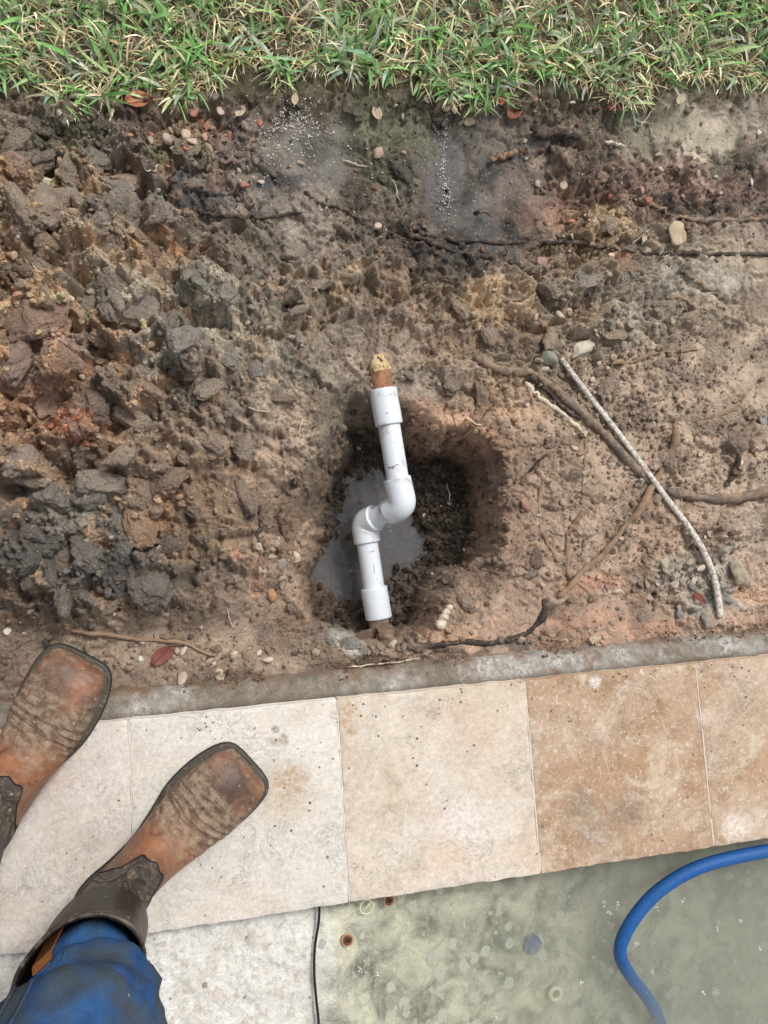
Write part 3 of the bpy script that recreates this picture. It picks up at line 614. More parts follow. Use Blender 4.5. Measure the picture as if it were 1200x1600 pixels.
#MORE
# ---------------------------------------------------------------- clods and stones lying in the ground
def lump(seed, sub=4, rough=1.0, flat=.75, facet=0.):
    rs = np.random.RandomState(seed); v, f = ico(sub); v = v.copy(); p = v+seed*3.7
    if facet:      # broken stone: cut by random planes
        for _ in range(10):
            n = rs.randn(3); n /= np.linalg.norm(n); h = rs.uniform(.55, .85); d = v @ n; v = v-np.clip(d-h, 0, None)[:, None]*n*facet
    r = 1+rough*(.30*n3(p, 1.1, seed)+.22*n3(p, 2.6, seed+2)+.12*n3(p, 6, seed+5)+.07*n3(p, 13, seed+7))
    if not facet: r = r-rough*.12*(np.abs(n3(p, 3.2, seed+3)) < .05)
    v = v*r[:, None]*np.array([1, rs.uniform(.65, 1), flat*rs.uniform(.75, 1.1)])
    return v, f
def clod_shape(seed, sub=5):
    rs = np.random.RandomState(seed+500); v, f = ico(sub); v = v.copy(); p = v+seed*3.7
    w = v+np.stack([n3(p, 2.2, seed), n3(p+9, 2.2, seed+1), n3(p-9, 2.2, seed+2)], -1)*.22
    for _ in range(7):
        n_ = rs.randn(3); n_ /= np.linalg.norm(n_); h_ = rs.uniform(.45, .85); v = v-np.clip(v @ n_-h_, 0, None)[:, None]*n_*.85
    r = 1+.30*n3(p, .9, seed)+.22*n3(p, 2.0, seed+2)
    for N, A in ((9, .26), (34, .15), (130, .085), (420, .045)):
        q = rs.randn(N, 3); q /= np.linalg.norm(q, axis=1)[:, None]; off = rs.rand(N)
        d = np.linalg.norm(w[:, None]-q[None], axis=2); i = np.argsort(d, axis=1)[:, :2]; f1 = np.take_along_axis(d, i, 1); sc_ = 2/np.sqrt(N)
        e = (f1[:, 1]-f1[:, 0])/sc_; r = r+A*((off[i[:, 0]]-.5)*1.1*sm(0, .25, e)+.5*np.sqrt(np.clip(1-(f1[:, 0]/sc_/1.3)**2, 0, 1))-.3*(1-sm(0, .15, e)))
    r = r+.05*n3(p, 9, seed+5)+.035*n3(p, 21, seed+6)
    return v*(r*1.0)[:, None]*np.array([1, rs.uniform(.6, .95), rs.uniform(.5, .75)]), f
clod_me = [mesh_np('soil_clod', *clod_shape(i)) for i in range(16)]
for m in clod_me: m.materials.append(M_CLOD)
stone_me = [mesh_np('stone', *lump(60+i, 3, .35, .6, .9)) for i in range(12)]
for m in stone_me: m.materials.append(M_STONE)
def put_lump(me, name, u, v, rpx, col, wet=0., sink=.3, parent=ground, yaw=None, stretch=1.):
    p = hit(u, v); d = (CAM_H-p[2]); r = rpx*d/FPX*.95
    o = link(name, me, None, parent); o.location = (p[0], p[1], p[2]+r*(.55-sink))
    col = np.asarray(col, float); m_ = col.mean(); col = np.clip((col*.75+m_*np.array([1.16, 1.0, .85])*.25)*.98*min(1., .30/max(m_*.98, 1e-3)) if name == 'soil_clod' else col, .01, .85)
    o.rotation_euler = (random.uniform(-.4, .4), random.uniform(-.4, .4), yaw if yaw is not None else random.uniform(0, 6.3))
    o.scale = (r*stretch, r, r*random.uniform(.8, 1.05)); o.color = (*col, wet); return o
big = [(282, 535, 36, (146, 138, 122)), (240, 392, 36, (186, 138, 98)), (84, 315, 38, (184, 156, 122)), (60, 500, 52, (196, 138, 100)), (35, 560, 40, (150, 122, 104)), (95, 560, 30, (188, 126, 88)),
 (130, 600, 26, (150, 100, 70)), (118, 662, 22, (180, 98, 58)), (150, 640, 22, (120, 88, 72)), (355, 555, 24, (158, 152, 138)), (395, 580, 26, (150, 144, 130)), (310, 290, 22, (150, 138, 120)),
 (180, 290, 30, (142, 132, 116)), (30, 270, 26, (182, 130, 92)), (200, 330, 26, (136, 124, 108)), (250, 330, 24, (132, 120, 104)), (150, 250, 26, (138, 128, 112)), (60, 250, 26, (132, 118, 100)),
 (120, 420, 30, (152, 130, 104)), (60, 420, 28, (150, 126, 98)), (180, 440, 32, (158, 140, 116)), (330, 370, 24, (140, 128, 112)), (300, 430, 26, (160, 148, 130)), (350, 460, 28, (168, 154, 134)),
 (215, 480, 30, (140, 124, 104)), (220, 770, 26, (150, 122, 92)), (245, 795, 20, (190, 138, 88)), (160, 760, 34, (140, 130, 116)), (80, 780, 36, (142, 132, 118)), (30, 720, 30, (120, 108, 96)),
 (130, 860, 34, (100, 96, 92)), (60, 850, 30, (96, 92, 88)), (190, 850, 30, (104, 100, 96)), (235, 905, 44, (92, 88, 84)), (45, 905, 18, (160, 130, 90)), (400, 908, 16, (186, 126, 84)), (352, 867, 10, (176, 114, 78)),
 (408, 878, 12, (190, 120, 72)), (325, 635, 14, (160, 110, 80)), (330, 690, 26, (150, 124, 100)), (380, 700, 22, (158, 132, 104)), (375, 775, 16, (190, 136, 96)), (365, 782, 10, (190, 138, 90)), (460, 950, 12, (150, 120, 88)),
 (540, 430, 22, (190, 158, 118)), (470, 400, 24, (150, 132, 110)), (500, 440, 22, (154, 130, 104)), (920, 440, 34, (168, 156, 136)), (950, 350, 26, (196, 164, 118)), (975, 415, 20, (198, 146, 104)), (935, 275, 16, (192, 150, 104)),
 (960, 525, 24, (186, 148, 98)), (980, 430, 18, (150, 132, 112)), (860, 450, 20, (150, 130, 108)), (800, 470, 26, (168, 136, 98)), (770, 520, 24, (160, 132, 98)), (720, 480, 22, (172, 140, 102)), (640, 410, 16, (110, 92, 78)),
 (700, 600, 22, (146, 120, 92)), (750, 620, 22, (170, 130, 92)), (780, 695, 20, (206, 144, 88)), (805, 683, 10, (200, 150, 98)), (1050, 720, 14, (140, 116, 92)), (900, 742, 14, (150, 122, 96)), (950, 605, 26, (150, 124, 100)),
 (545, 1008, 17, (158, 154, 144)), (565, 1018, 10, (140, 132, 120)), (520, 1000, 10, (136, 128, 116)), (600, 990, 20, (172, 124, 82)), (630, 992, 16, (160, 116, 78)), (572, 995, 18, (150, 108, 74)), (640, 1012, 8, (176, 170, 160)), (765, 925, 8, (210, 204, 194)), (738, 932, 8, (190, 170, 146)),
 (830, 895, 22, (142, 116, 94)), (690, 905, 18, (140, 112, 86)), (745, 890, 18, (160, 122, 90)), (1150, 690, 24, (150, 124, 100)), (730, 940, 20, (156, 124, 96))]
for u, v, r, c in big: put_lump(random.choice(clod_me), 'soil_clod', u+random.uniform(-3, 3), v, r*.9, (lambda q: (q.mean()+(q-q.mean())*.75)*1.25)(lin(c)*.55+lin((136, 120, 102))*.10*np.array([1., .97, .88])+Cxy(*P(u, v, 0)[:2])*.30), .1 if v < 860 or u > 300 else .35, .66, stretch=random.uniform(.95, 1.2))
n = len(big)
def palette(p): 
    c = Cxy(p[0], p[1])*random.uniform(.8, 1.25); k = random.random()
    if k < .05: c = c*.65+lin((200, 150, 110))*.35
    elif k < .12: c = c*.72+lin((160, 146, 130))*.28
    return np.clip(c*.9, .02, .8)
while n < 296:
    u = random.uniform(-60, 900); v = random.uniform(160, 960)
    a = float(gridmap(GU, CV, AT, np.array(u), np.array(v)))
    if random.random() > a**1.4 or (u > 470 and v > 590 and u < 800): continue
    if u > 560 and random.random() < .4: continue
    p = hit(u, v); put_lump(random.choice(clod_me), 'soil_clod', u, v, random.choice([8, 9, 10, 12, 14, 17, 22])*(.7+.4*a), palette(p), .12, .60, stretch=random.uniform(.9, 1.7)); n += 1
stones = [(1057, 369, 18, (178, 158, 130)), (1152, 895, 17, (176, 164, 140)), (1077, 912, 12, (140, 138, 134)), (1037, 880, 10, (188, 178, 156)), (857, 562, 18, (142, 142, 128)), (731, 193, 15, (174, 156, 134)), (590, 241, 11, (196, 162, 146)),
 (666, 157, 8, (220, 212, 196)), (589, 355, 9, (208, 184, 160)), (880, 290, 8, (180, 164, 140)), (1130, 860, 14, (146, 140, 124)), (1190, 660, 12, (140, 136, 128)), (285, 1059, 9, (206, 190, 168)), (344, 1055, 9, (190, 174, 150)), (220, 1030, 5, (220, 216, 196)), (277, 1032, 4, (222, 210, 190)),
 (335, 1037, 4, (226, 216, 196)), (405, 1020, 5, (216, 200, 178)), (12, 985, 8, (216, 204, 190)), (820, 790, 12, (160, 120, 104)), (1100, 970, 12, (150, 146, 138)), (1060, 960, 10, (146, 142, 134)), (1000, 965, 9, (140, 136, 128)), (880, 1003, 8, (176, 150, 124)), (925, 1000, 9, (186, 168, 144)), (955, 975, 7, (150, 140, 124)),
 (1010, 912, 8, (160, 146, 120)), (345, 175, 9, (200, 176, 158)), (300, 222, 9, (206, 180, 162)), (290, 212, 9, (200, 172, 150)), (320, 215, 7, (190, 150, 124)), (312, 190, 9, (192, 130, 104)), (305, 178, 9, (190, 130, 110)), (262, 220, 9, (196, 178, 160)), (270, 232, 7, (186, 168, 150)), (1172, 285, 7, (226, 218, 204)), (1185, 208, 6, (220, 212, 200)), (700, 160, 5, (210, 200, 186)),
 (685, 165, 5, (200, 180, 160)), (630, 240, 6, (180, 150, 124)), (820, 221, 5, (196, 176, 150)), (1030, 265, 8, (180, 160, 140)), (1060, 262, 7, (176, 150, 130)), (1000, 300, 6, (196, 150, 132)), (845, 410, 12, (180, 146, 132)), (890, 490, 8, (150, 134, 116)), (1023, 508, 8, (170, 156, 136)), (1090, 590, 6, (150, 130, 110)), (850, 508, 7, (164, 130, 106)),
 (1025, 485, 8, (150, 130, 108)), (905, 620, 8, (150, 128, 106)), (1055, 618, 8, (150, 132, 112)), (1157, 722, 5, (222, 204, 180)), (560, 700, 5, (170, 150, 130)), (700, 985, 7, (170, 140, 112)), (655, 905, 6, (110, 94, 78)), (793, 495, 9, (150, 116, 90)), (660, 480, 7, (150, 132, 106)), (430, 850, 9, (160, 148, 130)), (440, 880, 9, (146, 140, 128)), (425, 930, 10, (180, 136, 100)), (440, 915, 8, (150, 130, 110))]
for u, v, r, c in stones: put_lump(random.choice(stone_me), 'stone', u, v, r, lin(c)*.9, 0, .25, stretch=random.uniform(1, 1.35))
n = len(stones)
dense = [(870, 480, 110, 60), (1080, 900, 80, 60), (1000, 560, 140, 80), (840, 1000, 70, 14), (300, 220, 70, 40), (950, 340, 90, 70), (1080, 280, 90, 40), (350, 1020, 200, 30), (1000, 850, 120, 80), (950, 620, 120, 90), (680, 170, 60, 20), (860, 170, 90, 20), (430, 880, 30, 60), (380, 250, 60, 50), (1000, 700, 180, 90), (590, 1012, 60, 12)]
def rnd_dense():
    u0, v0, a, b = random.choice(dense); return u0+random.gauss(0, .6)*a, v0+random.gauss(0, .6)*b
while n < 290:
    u, v = rnd_dense()
    if v > 1045 or v < 150 or (480 < u < 790 and 600 < v < 985): continue
    p = hit(u, v)
    if xy2st(p[0], p[1])[1] < .056: continue
    k = random.random(); c = Cxy(p[0], p[1])*random.uniform(.85, 1.4)
    if k < .10: c = lin((206, 190, 170))
    elif k < .25: c = lin((176, 160, 138))
    elif k < .38: c = lin((182, 120, 96)) if v < 420 else lin((150, 128, 104))
    put_lump(random.choice(stone_me), 'stone', u, v, random.uniform(4, 8.5), c*.9, 0, .22, stretch=random.uniform(1, 1.5)); n += 1

# small crumbs: far too many to count
def scatter(name, pts, rad, cols, sub, mat, parent, flat=.7, sink=.25, variants=10, rough=1.5, kind='stuff', lab=None):
    N = len(pts); base = [lump(200+i, sub, rough, flat) for i in range(variants)]; V = []; F = []; C = []; off = 0
    idx = RS.randint(0, variants, N); Rm = rots(N)
    for k in range(variants):
        m = np.where(idx == k)[0]; v, f = base[k]
        if not len(m): continue
        w = np.einsum('nij,vj->nvi', Rm[m], v)*rad[m][:, None, None]; w = w+pts[m][:, None, :]; w[..., 2] += (rad[m]*(.6-sink))[:, None]
        V.append(w.reshape(-1, 3)); F.append((f[None]+(np.arange(len(m))*len(v))[:, None, None]+off).reshape(-1, 3)); off += len(m)*len(v)
        C.append(np.repeat(cols[m], len(v), 0))
    o = link(name, mesh_np(name, np.vstack(V), np.vstack(F), name not in ('soil_crumbs', 'small_clods', 'hole_crumbs'), np.vstack(C)), mat, parent); o['kind'] = kind
    if lab: o['label'] = lab
    return o
def surf_pts(U, V):
    p = hit(U, V); s, t = xy2st(p[:, 0], p[:, 1]); return p, t > .05
def crumbs(N, rlo, rhi, sub, name, pw=1.):
    U = RS.uniform(-60, 1260, N*3); V = RS.uniform(145, 1060, N*3)
    a = gridmap(GU, CV, AT, U, V); f = sm(-.15, .35, fbm(U/1000, V/1000, 9, 3, 4)); w = .02+.6*a**pw+.4*f*(.08+a)
    for u0, v0, ra, rb in dense: w = w+.5*np.exp(-(((U-u0)/ra)**2+((V-v0)/rb)**2))
    for u0, v0, ra, rb, _ in WET[:3]+WET[4:5]: w = w*(1-.85*np.exp(-(((U-u0)/ra)**2+((V-v0)/rb)**2)*.8))
    inh = (U > 480) & (U < 680) & (V > 650) & (V < 985); w = np.where(inh, w*.05, w)
    inh = (U > 655) & (U < 780) & (V > 690) & (V < 900); w = np.where(inh, .9, w)
    keep = RS.rand(N*3) < w*.9; U, V = U[keep][:N], V[keep][:N]
    p, ok = surf_pts(U, V); p = p[ok]; n = len(p)
    rad = rlo*(rhi/rlo)**(RS.rand(n)**2.2); c = Cxy(p[:, 0], p[:, 1])*RS.uniform(.8, 1.35, n)[:, None]
    k = RS.rand(n)[:, None]; c = np.where(k < .03, lin((216, 204, 186)), c); c = np.where((k > .03) & (k < .08), lin((160, 146, 126)), c)
    up = (V[ok] < 430)[:, None]; c = np.where((k > .08) & (k < .16) & up & (U[ok] > 230)[:, None], lin((164, 118, 94)), c); c = np.where((k > .9), c*.6, c)
    return scatter(name, p, rad, np.clip(c, .015, .8), sub, M_CRUMB, ground)
crumbs(21000, .0007, .0026, 1, 'soil_crumbs')
crumbs(5200, .0022, .0068, 2, 'small_clods', 1.3)
s_ = RS.uniform(-.1, 1.6, 2600); t_ = .052-RS.exponential(.009, 2600); k = (t_ > .006)&(fbm(s_, t_, 9, 3, 4) > -.1+.5*(.04-t_)/.04*0); s_, t_ = s_[k], t_[k]; x_, y_ = st2xy(s_, t_); z_ = np.where(t_ > .040, -.034-.5*(t_-.040), -.0335)
p = np.stack([x_, y_, z_], -1); n_ = len(p); scatter('beam_crumbs', p, .0006*(6.**(RS.rand(n_)**2)), np.clip(lin((140, 114, 90))*RS.uniform(.6, 1.5, n_)[:, None], .01, .7), 1, M_CRUMB, bpy.data.objects['concrete_beam'])
U = RS.uniform(500, 800, 5000); V = RS.uniform(640, 1000, 5000); w = P(U, V, -.065); m_ = poly_sd(w[:, 0], w[:, 1], HP) < -.012; p = hit(U[m_], V[m_]); k = (p[:, 2] > WATER_Z-.004)&(RS.rand(len(p)) < .75); p = p[k]; n_ = len(p)
scatter('hole_crumbs', p, .0012*(7.**(RS.rand(n_)**2.2)), np.clip(Cxy(p[:, 0], p[:, 1])*RS.uniform(.5, 1.3, n_)[:, None], .01, .6), 2, M_CRUMB, ground)
s_ = np.concatenate([RS.uniform(-.1, 1.5, 260), RS.normal(.62, .09, 120), RS.normal(.45, .1, 90)]); t_ = -np.concatenate([RS.exponential(.035, 260), RS.exponential(.06, 120), RS.uniform(.05, .25, 90)]); k = (t_ > -.29)&(t_ < -.003); s_, t_ = s_[k], t_[k]; x_, y_ = st2xy(s_, t_); n_ = len(s_)
scatter('mud_crumbs', np.stack([x_, y_, np.zeros(n_)], -1), .0004*(5.5**(RS.rand(n_)**2.4)), np.clip(lin((128, 102, 80))*RS.uniform(.5, 1.5, n_)[:, None], .01, .7), 1, M_CRUMB, coping)
# white perlite grains
U = np.concatenate([RS.normal(455, 26, 1000)+RS.normal(0, 8, 1000), RS.normal(470, 60, 220), RS.normal(696, 6, 420), RS.normal(540, 40, 100), RS.uniform(380, 1000, 130), RS.normal(470, 130, 160), RS.normal(550, 40, 60), RS.normal(700, 300, 260)])
V = np.concatenate([RS.normal(200, 26, 1000), RS.normal(235, 50, 220), RS.normal(270, 42, 420), RS.normal(300, 60, 100), RS.uniform(180, 420, 130), RS.normal(420, 120, 160), RS.normal(880, 60, 60), RS.normal(520, 230, 260)])
ok = (V > 150) & (V < 1000) & (U > 0) & (U < 1200); p, o2 = surf_pts(U[ok], V[ok]); p = p[o2]; cl = fbm(p[:, 0], p[:, 1], 60, 3, 5) > -.12; p = p[cl]; rad = .0004+.0013*RS.rand(len(p))**3.
scatter('perlite_grains', p, rad, np.tile(lin((232, 228, 222)), (len(p), 1)), 1, M_SPECK, ground, .9, -.1)

# ---------------------------------------------------------------- notable stones: things of their own
def lone_stone(label, u, v, r, col, yaw, stretch, seed, cat='stone', flat=.6, grp=None):
    vv, ff = lump(seed, 4, .4, flat, .9); p = hit(u, v); rr = r*(CAM_H-p[2])/FPX
    o = link('stone', mesh_np('stone', vv, ff), M_STONE, None, label=label, category=cat)
    o.location = (p[0], p[1], p[2]+rr*.35); o.rotation_euler = (.1, .1, yaw); o.scale = (rr*stretch, rr, rr); o.color = (*(lin(col)*.95), 0); return o
lone_stone('long pale grey stone touching the upper end of the white ribbed tube', 910, 546, 17, (196, 188, 170), math.radians(32), 1.9, 301)
lone_stone('tan egg-shaped stone between the black roots at the right', 1056, 368, 20, (184, 164, 136), 1.3, 1.2, 302)
lone_stone('grey triangular stone right of the lower end of the white ribbed tube', 1152, 894, 18, (180, 168, 146), -1.0, 1.35, 303)

# ---------------------------------------------------------------- PVC repair, old pipe, water in the hole
def ringed(path, R_, lip=.0018, w=.003, n=36):      # a fitting: wall with softly rounded open ends
    path = np.asarray(path); d0 = path[1]-path[0]; d0 /= np.linalg.norm(d0); d1 = path[-1]-path[-2]; d1 /= np.linalg.norm(d1)
    pts = [path[0]+d0*.0008]+[path[0]]+[path[0]+d0*.0008, path[0]+d0*.0025]+list(path[1:-1])+[path[-1]-d1*.0025, path[-1]-d1*.0008]+[path[-1]]+[path[-1]-d1*.0008]
    rad = [R_*.80, R_*.95, R_, R_]+[R_]*(len(path)-2)+[R_, R_, R_*.95, R_*.80]
    # radius order along an open ring: inner edge, face, rounded rim, wall
    pts[0] = path[0]+d0*.0002; pts[-1] = path[-1]-d1*.0002
    return sweep(np.array(pts), np.array(rad), n, True)
def seg(a, b, n=6): return np.array([a+(b-a)*i/(n-1) for i in range(n)])
R_P, R_C = .0190, .0238
A0 = P(596, 588, -.062); A1 = P(598, 608, -.066); A2 = P(608, 664, -.072); A3 = P(619, 742, -.080); EC1 = P(630, 789, -.085)
EC2 = P(569, 817, -.158); B1 = P(574, 848, -.160); B2 = P(584, 918, -.166); B3 = P(592, 966, -.171); B4 = P(594, 1000, -.174)
def elbow(p_in, c, p_out, rb, n=10):
    a = p_in-c; b = p_out-c; a /= np.linalg.norm(a); b /= np.linalg.norm(b); s = c+a*rb; e = c+b*rb
    k = [(1-t)**2*s+2*t*(1-t)*c+t*t*e for t in np.linspace(0, 1, n)]
    return np.vstack([seg(p_in, s, 4)[:-1], k, seg(e, p_out, 4)[1:]])
pvc = thing('pvc_pipe_repair', 'white plastic pipe assembly with two elbows and two couplings standing in the muddy hole', 'pipe', tuple(EC1))
inv = Matrix.Translation(-Vector(EC1))
def pput(name, vf, mat, parent, lab=None):
    V, F = vf; V = np.asarray(V)-EC1; o = link(name, mesh_py(name, V, F), mat, parent)
    if lab: o['label'] = lab
    return o
leg = EC2-EC1; leg /= np.linalg.norm(leg)
E1o = EC1+leg*.033; E2i = EC2-leg*.029
dirA = (A3-EC1)/np.linalg.norm(A3-EC1); dirB = (B1-EC2)/np.linalg.norm(B1-EC2)
e1in = EC1+dirA*.047; e2out = EC2+dirB*.036
c1 = pput('coupling', ringed(seg(A1, A2, 8), R_C), M_PVC, pvc, 'upper white coupling joined to the rusty old pipe')
pput('pipe_section', sweep(seg(A2-(A2-A1)*.2, e1in+(EC1-e1in)*.4, 8), R_P, 36), M_PVC, pvc, 'upper straight white pipe')
pput('elbow', ringed(elbow(e1in, EC1, E1o, .0120), R_C), M_PVC, pvc, 'upper elbow turning down to the left')
pput('pipe_section', sweep(seg(EC1+leg*.02, EC2-leg*.02, 8), R_P, 36), M_PVC, pvc, 'short slanting white pipe between the elbows')
pput('elbow', ringed(elbow(E2i, EC2, e2out, .0120), R_C), M_PVC, pvc, 'lower elbow above the puddle')
pput('pipe_section', sweep(seg(EC2+dirB*.02, B2+(B3-B2)*.2, 8), R_P, 36), M_PVC, pvc, 'lower straight white pipe')
pput('coupling', ringed(seg(B2, B3, 8), R_C), M_PVC, pvc, 'lower white coupling by the concrete beam')
# scuffs and ink marks, thin raised scrapes on the plastic
def scrape(a, b, axis_a, axis_b, rad, ang0, ang1, w=.0005):
    ax = (axis_b-axis_a); L = np.linalg.norm(ax); ax /= L; up = np.array([0, 0, 1.]); N = up-ax*(up @ ax); N /= np.linalg.norm(N); B = np.cross(ax, N); pts = []
    for k in range(7):
        f = k/6; th = ang0+(ang1-ang0)*f; q = axis_a+ax*L*(a+(b-a)*f+.015*math.sin(k*2.1)); pts.append(q+(N*math.cos(th)+B*math.sin(th))*(rad+.0001))
    return sweep(np.array(pts), w*np.array([.3, .8, 1, .7, 1, .8, .3]), 6)
for a, b, p0, p1, th0, th1, w in ((.8, .84, A2, A3, -.2, .5, .0006), (.86, .83, A2, A3, .3, .9, .0007), (.36, .40, EC1, EC2, -.5, .9, .0007), (.45, .68, e2out, B2, -.15, -.05, .0005), (.18, .2, e2out, B2, -.4, .1, .0005), (.7, .71, A1, A2, .2, .3, .0008), (.2, .21, A1, A2, -.3, -.25, .0007)):
    rr = R_C if p0 is A1 else R_P; pput('scuff_mark', scrape(a, b, p0, p1, rr, th0, th1, w), M_PVCIN, pvc)
op = thing('old_pipe', 'rusty brown stub of old pipe with a cracked yellow end above the white coupling', 'pipe', tuple(A0))
dA = (A2-A1)/np.linalg.norm(A2-A1); q0 = A1+dA*.012; q1 = A1-dA*.030; q2 = A1-dA*.058
rs_ = np.random.RandomState(5)
V, F = sweep(seg(q0, q1, 10), .0192, 28, True, disp=rs_.randn(10, 28)*.012); link('rusty_section', mesh_py('rusty_section', V-A0, F), M_OLD, op)
pth = seg(q1+dA*.002, q2, 10); V, F = sweep(pth, np.array([.0178, .0178, .0176, .0172, .0164, .0150, .0130, .0112, .0100, .0080]), 24, True, disp=rs_.randn(10, 24)*.07+.14*np.sin(np.arange(24)*1.3)[None, :]*np.linspace(0, 1, 10)[:, None]); V[:, 2] += .002
link('broken_end', mesh_py('broken_end', V-A0, F), M_GLUE, op)
V, F = sweep(np.array([q1+np.array([.004, 0, .0185]), (q1+q2)/2+np.array([.0035, 0, .0165]), q2+np.array([-.001, -.006, .011])]), [.0012, .0022, .001], 8); link('split', mesh_py('split', V-A0, F), M_ROOTB, op)
op2 = thing('old_pipe', 'short muddy grey stub of old pipe below the lower white coupling', 'pipe', tuple(B3))
V, F = sweep(seg(B3-(B3-B2)*.1, B4, 8), .0185, 26, True, disp=rs_.randn(8, 26)*.03); link('rusty_section', mesh_py('rusty_section', V-B3, F), plain('muddy_pipe', lin((142, 128, 108)), .7, .3, 70, .002, .4, dirt=lin((90, 72, 56)), dirt_lo=.48), op2)
# water lying in the hole, its rim follows the mud
th = np.linspace(0, 2*np.pi, 72, endpoint=False); cq = P(585, 860, WATER_Z)
V = [(cq[0], cq[1], WATER_Z)]+[(cq[0]+.22*math.cos(a), cq[1]+.22*math.sin(a), WATER_Z) for a in th]; V += [(x, y, WATER_Z-.05) for x, y, z in V]
F = [(0, 1+k, 1+(k+1) % 72) for k in range(72)]+[(73, 74+(k+1) % 72, 74+k) for k in range(72)]+[(1+k, 74+k, 74+(k+1) % 72, 1+(k+1) % 72) for k in range(72)]
link('hole_water', mesh_py('hole_water', V, F, False), water_mat('hole_water', 130., (.66, .655, .66), .015, None, .0016), kind='structure')
U = np.concatenate([RS.uniform(500, 655, 200), RS.normal(540, 20, 420)]); Vv = np.concatenate([RS.uniform(740, 950, 200), RS.uniform(700, 950, 420)])
p = P(U, Vv, WATER_Z+.0002); m = Hxy(p[:, 0], p[:, 1]) < WATER_Z; p = p[m]
scatter('foam_specks', p, RS.uniform(.0004, .0012, len(p)), np.tile(lin((226, 222, 214)), (len(p), 1)), 1, M_SPECK, None, .5, .3, lab='white specks floating on the water in the hole')

# ---------------------------------------------------------------- roots, sticks
def root(name, label, cat, uv, wpx, mat, sink=.35, n=60, taper=(1, .7), seed=0, lift=0., group=None):
    c = catmull(uv, n); rs = np.random.RandomState(seed+40); sd0 = fbm(np.linspace(0, 3, n), np.zeros(n)+seed, 3, 3, seed)
    c[:, 0] += sd0*wpx*.35; c[:, 1] += fbm(np.linspace(0, 3, n), np.zeros(n)+seed+5, 3, 3, seed+1)*wpx*.35
    p = hit(c[:, 0], c[:, 1]); k = np.ones(9)/9; z = np.convolve(np.pad(p[:, 2], 4, 'edge'), k, 'valid'); p[:, 2] = np.maximum(z, p[:, 2]-.002)
    r = wpx*.5*(CAM_H-p[:, 2])/FPX*np.linspace(taper[0], taper[1], n)*(1+.6*sd0+fbm(np.linspace(0, 14, n), np.zeros(n)+seed, 2, 3, seed+3)*.35+rs.randn(n)*.03); e = np.ones(n); e[0] = .3; e[1] = .7; e[-1] = .25; e[-2] = .6
    p[:, 2] += r*(1-2*sink)+lift+fbm(np.linspace(0, 9, n), np.zeros(n)+seed, 1, 2, seed+4)*r*.6*(sink > 0)
    V, F = sweep(p, r*e, 10, True, disp=rs.randn(n, 10)*.07)
    o = link(name, mesh_py(name, V-p[0], F), mat, None, label=label, category=cat); o.location = p[0]
    if group: o['group'] = group
    return o
root('root', 'thick grey-brown root crossing under the white tube to the right edge', 'root', [(738, 562), (790, 582), (845, 590), (900, 640), (950, 690), (1005, 745), (1060, 772), (1130, 780), (1215, 764)], 14, M_ROOTG, .3, 110, (1.1, .9), 1)
root('root', 'pale peeling root branching beside the thick root below the heap stones', 'root', [(818, 596), (845, 622), (880, 648), (912, 678)], 8, M_ROOTP, .3, 40, (.9, .7), 2)
root('root', 'dark root lying on top of the thick root left of the white tube', 'root', [(822, 588), (850, 606), (880, 640), (905, 655)], 9, M_ROOTB, .25, 40, (1, .7), 3, .002)
root('root', 'long brown root crossing under the white tube toward the lower left', 'root', [(1056, 655), (1045, 710), (1005, 780), (960, 845), (905, 900), (868, 935)], 12, M_ROOT, .35, 80, (.9, .8), 4)
root('root', 'thin upright brown root hooked at its top left of the long root', 'root', [(925, 792), (898, 815), (886, 845), (888, 905)], 9, M_ROOT, .35, 50, (.8, 1), 5)
root('root', 'thin straight root running down from the pale peeling root', 'root', [(915, 682), (913, 730), (908, 790)], 7, M_ROOT, .55, 40, (1, .6), 6)
root('root', 'curved half-buried root right of the hole', 'root', [(868, 728), (845, 762), (842, 810), (856, 850), (872, 880)], 8, M_ROOT, .6, 50, (.7, .9), 7)
root('root', 'black wet root bending along the concrete beam below the hole', 'root', [(852, 935), (846, 965), (820, 990), (760, 1003), (690, 1008), (640, 1018)], 13, M_ROOTB, .35, 80, (.9, .6), 8)
root('root', 'pale brown root lying just right of the long grey stone', 'root', [(935, 566), (985, 566), (1030, 552), (1100, 544)], 8, M_ROOT, .5, 50, (1, .5), 9)
root('root', 'small reddish root curving at the right edge above the black bark strip', 'root', [(1168, 615), (1145, 640), (1100, 654)], 6, M_ROOT, .4, 30, (.8, .7), 10)
root('root', 'grey and black weathered root at the top right', 'root', [(985, 308), (1030, 328), (1090, 344), (1150, 344), (1215, 340)], 10, M_ROOTG, .25, 70, (.6, 1), 11)
root('root', 'long thin black root running right from the dark wet mud to the edge', 'root', [(628, 350), (680, 370), (760, 378), (850, 378), (920, 384), (1000, 396), (1080, 398), (1215, 398)], 8, M_ROOTB, .52, 120, (1, .9), 12)
root('root', 'thin black root lying along the top of the dug heap', 'root', [(278, 337), (340, 337), (400, 341), (480, 331)], 6, M_ROOTB, .2, 50, (1, .7), 13)
root('root', 'short black root slanting between the smooth mud and the gravel', 'root', [(474, 300), (505, 320), (532, 326), (562, 343)], 6, M_ROOTB, .3, 40, (.8, .8), 14)
root('root', 'dark thin root above the concrete beam by the left boot', 'root', [(112, 984), (170, 992), (225, 1000), (280, 1004), (334, 1026)], 7, M_ROOT, .1, 60, (1, .5), 15)
root('root', 'thick black root stub buried at the foot of the dark wet mud', 'root', [(630, 362), (690, 386), (740, 402), (790, 398)], 12, M_ROOTB, .5, 50, (.6, .9), 16)
